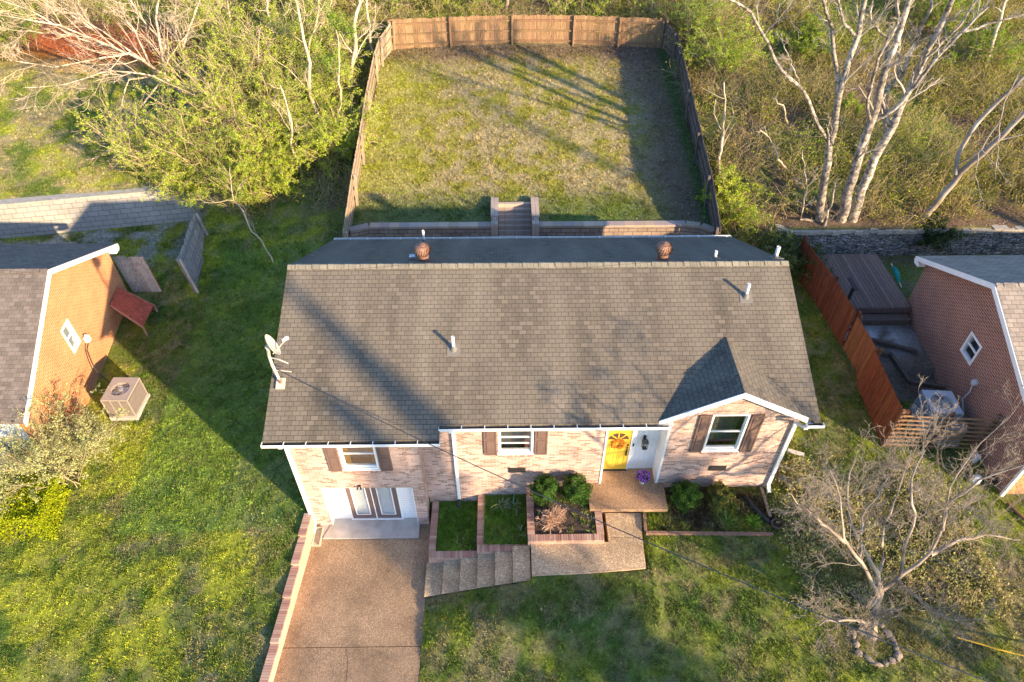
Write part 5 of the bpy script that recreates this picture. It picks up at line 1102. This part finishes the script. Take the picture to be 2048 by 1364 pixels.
for k, (px, py, tx, ty, rad) in enumerate(((470, 110, 450, -30, .07), (505, 220, 520, 60, .05), (610, 170, 640, -20, .07), (655, 120, 662, -20, .06), (450, 330, 430, 190, .05))):
    slim(['thin bare stem just right of the pale fan shaped tree', 'thin bare stem amid the yellow green shrubs', 'bare leaning trunk between the straight trunks and the yard corner', 'bare thin trunk behind the left yard corner', 'bare forked stem over the mid green shrub near the block wall'][k], px, py, (tx, ty), rad, 80+k, cols=[(.6, .47, .31), (.5, .38, .25)], lv=((9, .4), (5, .5), (4, .5)))
for k, (px, py, tx, ty, rad) in enumerate(((1015, 25, 1010, -60, .12), (1165, 22, 1160, -60, .1), (1300, 35, 1305, -60, .14))):
    slim(['dark trunk just beyond the middle of the back fence', 'thin dark trunk just beyond the back fence, right of centre', 'thick trunk just beyond the right end of the back fence'][k], px, py, (tx, ty), rad, 40+k, cols=[(.22, .17, .12), (.3, .24, .17)], group='trunks beyond the back fence')
for k, (px, py, tx, ty, rad, lb) in enumerate(((1440, 370, 1448, 165, .07, 'pale broken trunk in the brush right of the yard fence'), (1580, 345, 1520, 260, .05, 'pale dead stick leaning left of the sycamores'), (1530, 500, 1540, 455, .035, 'short pale stub standing by the rear corner of the main roof'), (1580, 250, 1550, 195, .06, 'forked dead snag in the brush left of the sycamores'), (1970, 140, 2020, -20, .12, 'dark trunk in the far upper right corner'))):
    slim(lb, px, py, (tx, ty), rad, 60+k, lv=((4, .3), (3, .5)), group='small bare trunks in the right brush', cols=[(.5, .40, .28), (.58, .48, .36)])

# shrubs with arching twigs and small spring leaves
def bush(name, label, c, rad, h, nst, r, leafn, size, lc, group=None, bark=[(.40, .30, .19), (.5, .4, .26)], cat='shrub', droop=-.05, flat=.5, sp_=.04, twig=.006):
    c = Vector(c); th = thing(name, label, cat, c, group)
    base = np.array(c)+np.concatenate([r.normal(0, rad*.22, (nst, 2)), np.zeros((nst, 1))], 1)
    d = unit(np.concatenate([r.normal(0, flat, (nst, 2)), np.ones((nst, 1))], 1)); P = strand(base, d, r.uniform(.7, 1.15, nst)*h, 7, .13, (0, 0, droop), r)
    out = P[:, :, :2]-np.array(c)[:2]; R = np.linspace(.018, .007, 7)[None]*np.ones((nst, 1))*max(1, h/2)
    Q, S_ = sprout(P, R, 7, (.3, 1.0), .42, r, k=5, trop=(0, 0, droop), tmin=.2, rr=.6); S_ = np.maximum(S_, twig*.8)
    T_, U = sprout(Q, S_, 4, (.3, .9), .5, r, k=4, trop=(0, 0, droop), tmin=.1); U = np.maximum(U, twig*.6)
    a = Acc()
    for A_, B_ in ((P, R), (Q, S_), (T_, U)): V, F = vtubes(A_, B_, 3); a.put(V, F, np.repeat(pal(len(A_), bark, r), A_.shape[1]*3, 0))
    a.build('stems', barkm, th)
    if leafn:
        i = r.integers(0, len(T_), leafn); j = r.integers(0, 3, leafn); f = r.random((leafn, 1)); q = T_[i, j]*(1-f)+T_[i, j+1]*f+r.normal(0, sp_, (leafn, 3))
        a = Acc(); a.put(*leaves(q, size, r), np.repeat(pal(leafn, lc, r, .15), 4, 0)); a.build('foliage', leafm, th)
    return th
YG = [(.40, .50, .035), (.30, .43, .03), (.47, .52, .06)]; MG = [(.22, .33, .025), (.30, .38, .03), (.14, .23, .02)]; PG = [(.52, .50, .26), (.42, .44, .18), (.36, .40, .12)]
r = np.random.default_rng(31)
Lbush = [(655, 330, 1.0, 2.2, YG, 'narrow yellow green shrub between the log pile and the left yard fence'), (650, 210, 1.4, 3.0, YG, 'fresh green shrub between the last straight trunk and the left yard fence'), (600, 250, 1.4, 2.8, MG, 'mid green shrub behind the thin trunk by the log pile'), (395, 415, 1.5, 2.4, YG, 'yellow green shrub hiding the end of the grey block wall'), (480, 400, 1.6, 2.4, MG, 'mid green shrub nearest the bent bare sapling'), (540, 345, 1.5, 2.6, YG, 'pale yellow green shrub left of the log pile'), (330, 350, 2.0, 3.4, YG, 'wide feathery yellow green shrub leaning over the end of the grey block wall'), (430, 360, 2.0, 3.6, MG, 'dense mid green shrub between the grey block wall and the log pile'), (470, 260, 2.2, 4.2, YG, 'tall yellow green shrub right of the pale fan shaped tree'),
 (530, 300, 1.8, 3.6, YG, 'yellow green shrub in the middle of the left thicket'), (500, 170, 2.2, 4.0, YG, 'yellow green shrub near the top of the left thicket'), (590, 130, 2.0, 3.6, YG, 'yellow green shrub between the two straight bare trunks'), (690, 300, 1.2, 2.6, YG, 'bright shrub hanging against the left yard fence'),
 (670, 130, 1.8, 3.0, MG, 'mid green shrub behind the left yard fence corner'), (20, 110, 2.4, 2.6, MG, 'dark green shrub at the left edge near the red clay bank'), (430, 90, 2.0, 3.0, YG, 'pale green shrub right of the red clay bank'), (620, 40, 1.8, 3.0, MG, 'green shrub at the top edge left of the back fence'), (560, 380, 1.2, 1.8, YG, 'low loose shrub around the log pile')]
for px, py, rad, h, lc, lb in Lbush:
    g = onground(px, py); bush('spring_shrub', lb, g, rad, h, 48, r, 16000, .034, lc, 'spring shrubs of the left thicket', bark=[(.55, .42, .26), (.45, .34, .2)])
Rbush = [(1460, 440, 1.3, 2.0, YG, 'bright yellow green shrub just right of the retaining wall end'), (1440, 150, 1.8, 2.6, YG, 'tall yellow shrub right of the back fence corner'), (1390, 80, 1.7, 3.0, MG, 'fresh green shrub overhanging the right end of the back fence'), (1690, 230, .6, .8, YG, 'small lime shrub between the sycamore trunks'), (1600, 110, 1.4, 1.8, MG, 'green shrub left of the sycamore tops'),
 (1960, 130, 2.2, 2.6, MG, 'broad green shrub in the upper right'), (1880, 60, 1.6, 2.4, MG, 'green shrub behind the right sycamore top'), (1550, 530, .9, 1.5, [(.06, .11, .03), (.09, .14, .03)], 'dark thin shrub against the rear right corner of the main house'), (1590, 545, .8, 1.6, [(.06, .11, .03), (.09, .14, .03)], 'dark thin shrub at the foot of the rust stained fence'), (1850, 500, .9, 1.0, [(.05, .09, .03)], 'low dark shrub below the rubble stone wall')]
for px, py, rad, h, lc, lb in Rbush:
    g = onground(px, py); bush('spring_shrub', lb, g, rad, h, 30, r, 11000, .038, lc, 'spring shrubs of the right woods')
for k, (px, py) in enumerate(((880, 22), (960, 18), (1120, 22), (1210, 25), (820, 15))):
    g = onground(px, py); g.y = max(g.y, 41.2); g.z = float(hgt(g.x, g.y)); bush('spring_shrub', ['green shrub behind the back fence, second from its left end', 'thin green shrub behind the back fence left of centre', 'bright shrub spilling over the centre of the back fence', 'bright shrub spilling over the back fence right of centre', 'thin shrub behind the left end of the back fence'][k], g, 1.3, 2.6, 20, r, 3600, .05, MG+YG, 'shrubs behind the back fence')
bush('forsythia_bush', 'large pale green twiggy bush in front of the left neighbour house', (-15.6, 14.35, float(hgt(-15.6, 14.35))), 1.5, 3.0, 56, r, 17000, .032, PG, cat='bush', flat=.42, bark=[(.30, .26, .15)], droop=-.03)
bush('forsythia_bush', 'smaller pale green bush overlapping the air conditioner at the left', (-15.0, 15.25, float(hgt(-15.0, 15.25))), .6, 1.5, 24, r, 4200, .03, PG, cat='bush', flat=.42, bark=[(.30, .26, .15)], droop=-.03)
bush('dead_plant', 'dead tan twiggy plant in the highest brick planter', (1.45, 11.62, -.12), .35, .5, 60, r, 500, .012, [(.5, .32, .24), (.45, .28, .2)], cat='dead plant', bark=[(.48, .30, .22), (.55, .38, .28)], flat=.7, twig=.005)
# clipped evergreens
def evergreen(label, c, rad, h, r, cols):
    c = Vector(c); th = thing('boxwood', label, 'shrub', c, 'rounded evergreens along the front wall')
    b = MB(); b.tube([c, c+Vector((0, 0, h*.5))], .03, 6); b.build('trunk', mat('stem_brown', (.1, .07, .05), .9), th)
    n = 7500; d = unit(r.normal(0, 1, (n, 3))); d[:, 2] = np.abs(d[:, 2])*1.0-.35*(r.random(n) < .45); d = unit(d)
    lump = 1+.2*np.sin(d[:, 0]*7+c.x)*np.sin(d[:, 1]*8+1)+.17*np.sin(d[:, 2]*9+d[:, 0]*6+c.x*3); q = (r.uniform(.62, 1, n)**.5*lump)[:, None]*d*np.array((rad, rad, h*.55))+np.array(c)+np.array((0, 0, h*.5))
    a = Acc(); nn = len(q); nr = unit(d+r.normal(0, .55, (nn, 3))); A_ = unit(np.cross(nr, r.normal(0, 1, (nn, 3)))); B_ = np.cross(nr, A_); s = (.024*r.uniform(.6, 1.4, nn))[:, None]
    V = np.stack([q-A_*s, q-B_*s*.6, q+A_*s, q+B_*s*.6], 1).reshape(-1, 3); a.put(V, np.arange(nn*4).reshape(-1, 4), np.repeat(pal(nn, cols, r, .2), 4, 0)); a.build('foliage', leafm, th)
EG = [(.055, .13, .02), (.08, .17, .025), (.04, .09, .015)]
evergreen('left dark round evergreen in the highest brick planter', (1.20, 12.42, -.15), .43, .95, r, EG); evergreen('right dark round evergreen in the highest brick planter', (2.18, 12.42, -.15), .47, .98, r, EG)
evergreen('round evergreen just right of the porch slab', (5.72, 12.35, -.4), .45, .95, r, EG+[(.12, .2, .03)]); evergreen('smaller browning evergreen under the right window', (6.83, 12.40, -.4), .38, .8, r, [(.10, .14, .03), (.18, .17, .04), (.24, .19, .06), (.07, .12, .02)])
# square hedge lower left
hg = thing('hedge', 'square clipped yellow green hedge at the left edge below the neighbour house', 'hedge', (-17.2, 13.3, -1.2))
n = 26000; q = r.uniform((-18.8, 12.0, -1.6), (-15.15, 13.75, -.3), (n, 3)); m_ = r.random(n) < .6; q[m_, 2] = -.3+r.normal(0, .05, m_.sum()); e_ = r.random(n) < .25; q[e_, 0] = -15.15+r.normal(0, .05, e_.sum()); e_ = r.random(n) < .2; q[e_, 1] = 12.0+r.normal(0, .05, e_.sum())
q[:, 0] -= (13.75-q[:, 1])*-.1
a = Acc(); a.put(*leaves(q, .038, r), np.repeat(pal(n, [(.42, .44, .01), (.30, .37, .01), (.20, .27, .01)], r), 4, 0)); a.build('foliage', leafm, hg)
b = MB()
for i in range(6): b.tube([(-15.6-.5*i, 12.9, -1.8), (-15.6-.5*i, 12.9, -.7)], .03, 5)
b.build('stems', mat('stem_brown'), hg)
# strappy plants in planter
def strap(label, c, n, Ls, r, cols, group='strap leaved plants in the beds'):
    th = thing('strap_plant', label, 'plant', c, group); a = r.uniform(0, 6.28, n); d = unit(np.stack([np.cos(a)*.8, np.sin(a)*.8, np.ones(n)*r.uniform(.5, 1.3, n)], 1))
    P = strand(np.tile(np.array(c), (n, 1))+r.normal(0, .05, (n, 3))*(1, 1, 0), d, Ls*r.uniform(.7, 1.2, n), 5, .05, (0, 0, -.18), r); w_ = np.cross(d, (0, 0, 1)); w_ = unit(w_)*.022
    wd = np.array([1, 1.1, .9, .6, .08])[None, :, None]; V = np.stack([P-w_[:, None]*wd, P+w_[:, None]*wd], 2).reshape(-1, 3); i = np.arange(n)[:, None]*10; k = np.arange(4)[None]*2
    F = np.stack([i+k, i+k+1, i+k+3, i+k+2], -1).reshape(-1, 4); a_ = Acc(); a_.put(V, F, np.repeat(pal(n, cols, r), 10, 0)); a_.build('leaf_blades', leafm, th)
SG = [(.16, .24, .13), (.22, .30, .18)]
strap('left silvery strap plant at the back of the middle planter', (-.2, 12.55, -.66), 20, .4, r, SG); strap('right silvery strap plant at the back of the middle planter', (.22, 12.5, -.66), 20, .4, r, SG)
strap('small strap plant at the front right of the middle planter', (.42, 11.5, -.66), 12, .3, r, SG); strap('bright green strap plant beside the black hose', (7.75, 11.6, -.32), 34, .38, r, [(.14, .28, .03)]); strap('bright green plant in the bed below the browning evergreen', (7.0, 11.65, -.32), 30, .3, r, [(.12, .26, .05)])

# woods: brush mass, litter (uncountable) -----------------------------
def hv(x, y): return hgt(x, y)
r = np.random.default_rng(77)
n = 56000
x = r.uniform(-34, 38, n); y_ = r.uniform(24.2, 52, n); x[:2600] = r.uniform(8.75, 14.6, 2600); y_[:2600] = r.uniform(8.8, 13.8, 2600)
cl = fbm(x, y_, .4, 91)
okR = (x > 9.75) & (y_ > 24.5) & ~((x > 11.6) & (y_ < 26.15))
okL = (x < -7.2) & (((y_ > 40.5)) | ((x > -12.5) & (y_ > 27.5)) | ((x > -15) & (y_ > 33.5)))
okB = (y_ > 40.8); ok = (okR | okL | okB) & (r.random(n) < .15+sstep(.35, .6, cl)*.8) & ~((np.abs(x+21.5) < 6) & (np.abs(y_-40.4) < 2.2) & (r.random(n) < .93))
ok &= np.abs(x/ y_) < .95
ok[:2600] = r.random(2600) < sstep(.35, .55, fbm(x[:2600], y_[:2600], .7, 92)+.12*(11.5-x[:2600])/3)
x, y_ = x[ok], y_[ok]; N = len(x)
base = np.stack([x, y_, hv(x, y_)-.05], 1); d = unit(np.concatenate([r.normal(0, .75, (N, 2)), np.ones((N, 1))], 1)); hh = r.uniform(.3, 1.3, N)*(1+.6*fbm(x, y_, .3, 5))*np.where(y_ < 20, .38, 1)
P = strand(base, d, hh, 5, .25, (0, 0, -.08), r); R = np.linspace(.014, .006, 5)[None]*np.ones((N, 1))
Q, S_ = sprout(P, R, 3, (.4, 1.2), .6, r, k=4, trop=(0, 0, -.05), tmin=.1); S_ = np.maximum(S_, .006)
a = Acc(); bc = [(.44, .34, .19), (.34, .26, .15), (.52, .41, .24), (.24, .18, .11)]
for A_, B_ in ((P, R), (Q, S_)): V, F = vtubes(A_, B_, 3); a.put(V, F, np.repeat(pal(len(A_), bc, r), A_.shape[1]*3, 0))
tag(a.build('brush', barkm), 'tangled tan brush over the woods floor and by the right house corner', 'brush', kind='stuff')
n = 600000; i = r.integers(0, len(Q), n); j = r.integers(0, 4, n); q = Q[i, j]+r.normal(0, .13, (n, 3)); keep = r.random(n) < np.where(q[:, 1] < 20, .45, 1)*(.25+sstep(.36, .52, fbm(q[:, 0], q[:, 1], .33, 55))*.85); q = q[keep]; q[:, 2] -= .03
gm = fbm(q[:, 0], q[:, 1], .2, 66)[:, None]; c1 = pal(len(q), [(.33, .31, .04), (.42, .37, .06), (.20, .23, .03)], r); c2 = pal(len(q), [(.36, .44, .03), (.24, .34, .025)], r); kk = sstep(.45, .62, gm); lo_ = q[:, 1] < 20; c1[lo_] = pal(int(lo_.sum()), [(.40, .40, .12), (.30, .34, .08), (.44, .38, .18)], r); kk[lo_] = 0
a = Acc(); a.put(*leaves(q, .04, r), np.repeat(c1*(1-kk)+c2*kk, 4, 0)); tag(a.build('undergrowth', leafm), 'olive and spring green leaves of the woods undergrowth', 'undergrowth', kind='stuff')
# leaf litter
n = 42000; x = r.uniform(-30, 30, n); y_ = r.uniform(23, 48, n)
p_ = np.zeros(n); bb = in_back(x, y_); p_[bb] = (.12+.6*sstep(4.6, 8, x)+.6*sstep(37.5, 40, y_)+.12*sstep(.5, .6, fbm(x, y_, .8, 8)))[bb]; p_[(x > 9.5)] = .5; p_[y_ > 40] = .5; p_[(x < -7) & (x > -10.5) & (y_ > 23.5)] = .75; p_[(x > 13.5) & (x < 17) & (y_ < 25)] = .5
ok = r.random(n) < p_; x, y_ = x[ok], y_[ok]; q = np.stack([x, y_, hv(x, y_)+.03], 1); a = Acc(); a.put(*leaves(q, .042, r, 2.0, .7), np.repeat(pal(len(q), [(.30, .20, .14), (.38, .28, .21), (.22, .14, .10), (.42, .34, .28)], r), 4, 0)); tag(a.build('leaf_litter', brushm), 'fallen brown leaves scattered over the back yard and woods', 'leaves', kind='stuff')
# grass -----------------------------------------------------------------
def grass(n, x0, x1, y0, y1, size, dens, seed, hv_=None, blades=5):
    r = np.random.default_rng(seed); x = r.uniform(x0, x1, n); y = r.uniform(y0, y1, n); ok = dens(x, y) > r.random(n); x, y = x[ok], y[ok]; n = len(x)
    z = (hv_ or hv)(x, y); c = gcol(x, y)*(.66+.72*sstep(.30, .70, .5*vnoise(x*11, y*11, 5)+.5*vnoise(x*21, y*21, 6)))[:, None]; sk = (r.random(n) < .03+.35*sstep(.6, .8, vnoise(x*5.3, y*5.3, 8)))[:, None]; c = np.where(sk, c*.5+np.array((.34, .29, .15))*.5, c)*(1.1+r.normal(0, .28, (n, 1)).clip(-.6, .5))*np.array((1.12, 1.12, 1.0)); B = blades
    X = np.repeat(np.stack([x, y, z-.01], 1), B, 0)+r.normal(0, .03, (n*B, 3))*(1, 1, 0); a = r.uniform(0, 6.28, n*B); wd = np.stack([np.cos(a), np.sin(a), 0*a], 1)*(.011*size)
    tip = np.stack([r.normal(0, .035, n*B), r.normal(0, .035, n*B), r.uniform(.035, .085, n*B)], 1)*size
    V = np.stack([X-wd, X+wd, X+tip], 1).reshape(-1, 3); return V, np.arange(n*B*3).reshape(-1, 3), np.repeat(np.clip(c, 0, 1), B*3, 0)
def vis(x, y):
    zz = 0; dd = y*.722+13; return (np.abs(x) < dd*.78+1)
def dens(x, y):
    o = vis(x, y).astype(float)
    drv = (x > -6.85) & (x < -2.52) & (y < 12.5); hs = (x > -6.5) & (x < 8.75) & (y > 12.9) & (y < 21.3); hs |= (x > -6.5) & (x < -2.6) & (y > 12.3) & (y < 14)
    wk = (x > -2.6) & (x < 4.24) & (y > 9.78+np.maximum(0, (x-.7)*.06)) & (y < 13.5); po = (x > 2.5) & (x < 5.2) & (y > 11.85) & (y < 13.5)
    nh = ((x < -15.7) & (y > 14.4) & (y < 23.6)) | ((x > 16.3) & (y > 12.6) & (y < 21.7)); rs = (x > 13.4) & (y > 16.8) & (y < 25.5)
    bad = drv | hs | wk | po | nh | rs | ((y > 24.7) & (y < 25.6) & (x > -7) & (x < 9)) | ((x > -.65) & (x < 1.55) & (y > 24.6) & (y < 26.8)) | ((x < -13.8) & (y > gw_y(x)-.15) & (y < gw_y(x)+.7)) | ((y > 21.2) & (y < 25) & (x > -6) & (x < 8.5))
    o[bad] = 0; wood_ = ((x > 9.5) & (y > 25.5)) | (y > 40.2) | ((x > -12) & (x < -7) & (y > 27)); o[wood_] *= .12; o[(x > 11.5) & (y > 25.4) & (y < 28)] *= .2
    c = fbm(x, y, 4.2, 63, 3); o *= .12+.88*sstep(.40, .60, c)
    b = in_back(x, y); o[b & (x > 6.5)] *= .35
    return o
A_ = Acc(); A_.put(*grass(400000, -22, 22, 5.2, 25.5, 1.05, dens, 101, blades=4)); A_.put(*grass(190000, -32, 12, 25.2, 44, 1.25, dens, 102, blades=4))
# taller tufts and weeds
def dens2(x, y):
    o = dens(x, y)*sstep(.56, .68, fbm(x, y, .9, 88, 3)); wd = (x > 8.7) & (x < 15) & (y > 8.5) & (y < 14); o = np.where(wd, np.maximum(o, dens(x, y)*.6), o); return o
A_.put(*grass(50000, -24, 20, 5.2, 40, 1.6, dens2, 103, blades=5))
def soil1(x, y): return np.full(x.shape, P1[4]-.06)
def soil2(x, y): return np.full(x.shape, P2[4]-.06)
def soilc(v): return lambda x, y: np.full(x.shape, v)
A_.put(*grass(3400, -2.28, -.98, 11.1, 12.9, 1.3, lambda x, y: .25+.75*sstep(.42, .55, fbm(x, y, 1.8, 12, 3)), 104, soil1, 6)); A_.put(*grass(4200, -.74, .6, 11.12, 12.9, 1.6, lambda x, y: .6+.4*sstep(.4, .5, fbm(x, y, 2, 12, 2)), 105, soil2, 6)); A_.put(*grass(260, .86, 2.75, 11.15, 12.6, 1.3, lambda x, y: sstep(.5, .6, fbm(x, y, 2, 14, 2)), 106, soilc(-.14), 6))
A_.put(*grass(3800, 4.4, 8.8, 11.25, 12.9, 1.8, lambda x, y: .25+.75*sstep(.45, .55, fbm(x, y, 1.3, 19, 3)), 107, None, 5))
tag(A_.build('grass', grassm), 'spring grass and weeds growing over the lawns', 'grass', kind='stuff')
r = np.random.default_rng(9); n = 14000; x = r.uniform(-22, 20, n); y_ = r.uniform(5.5, 24, n); k = dens(x, y_)*np.where((x < -7) & (y_ < 19), sstep(.42, .6, fbm(x, y_, .5, 120))*1.0, .0); k = np.where((x > 8.8) & (x < 16) & (y_ < 14) & (y_ > 7), dens(x, y_)*.9, k); ok = r.random(n) < k; x, y_ = x[ok], y_[ok]; m = 6
q = np.repeat(np.stack([x, y_, hv(x, y_)+.05], 1), m, 0)+r.normal(0, .06, (len(x)*m, 3))*(1, 1, .5); a = Acc(); a.put(*leaves(q, .024, r, .8, .8), np.repeat(pal(len(q), [(.15, .21, .045), (.19, .25, .05), (.11, .17, .03)], r), 4, 0)); tag(a.build('clover', leafm), 'leafy clover and weeds spreading through the lawns', 'weeds', kind='stuff')
# tall trees beyond the frame to the right front, whose shade falls on the roof and yard
def shade_tree(label, x, y, h, rad, seed, lv=((12, .38), (5, .5), (3, .5)), leaf=None):
    r = np.random.default_rng(seed); z = float(hgt(x, y)); pts = [(x, y, z-.2), (x, y, z+h*.4), (x-.1, y+.1, z+h*.72), (x, y, z+h)]
    return tree('tall_tree', label, [([Vector(p) for p in pts], [rad, rad, rad*.95, rad*.2])], r, [(.3, .25, .2)], lv=lv, twig=.012, group='tall trees beyond the frame', leaf=leaf)
r = np.random.default_rng(201); z0 = float(hgt(24.4, -10.6))
tree('tall_tree', 'tall bare tree across the street in front of the house', [([Vector((24.4, -10.6, z0-.2)), Vector((24.4, -10.6, 9)), Vector((24.3, -10.5, 13.5)), Vector((24.4, -10.6, 17.2))], [.9, .9, .75, .15]),
 ([Vector((24.4, -10.6, 5)), Vector((23.6, -11.2, 9)), Vector((23.3, -11.5, 14.4))], [.4, .55, .3])], r, [(.3, .25, .2)], lv=((3, .10), (3, .4)), twig=.02, group='tall trees beyond the frame')
for k, (x, y, h, rd, lf) in enumerate(((37, 1.5, 20, .25, 0), (43, 9, 21, .25, 0), (17.5, -5.5, 8.5, .12, 5000), (20, 1, 7.2, .1, 3500))):
    shade_tree(['tall bare tree far off beyond the right neighbour', 'broad bare tree beyond the right neighbour roof', 'small leafing tree at the street', 'small leafing tree in the right neighbour front yard', 'leafing tree before the right neighbour'][k], x, y, h, rd, 210+k, leaf=(lf, .10, MG, .15) if lf else None)
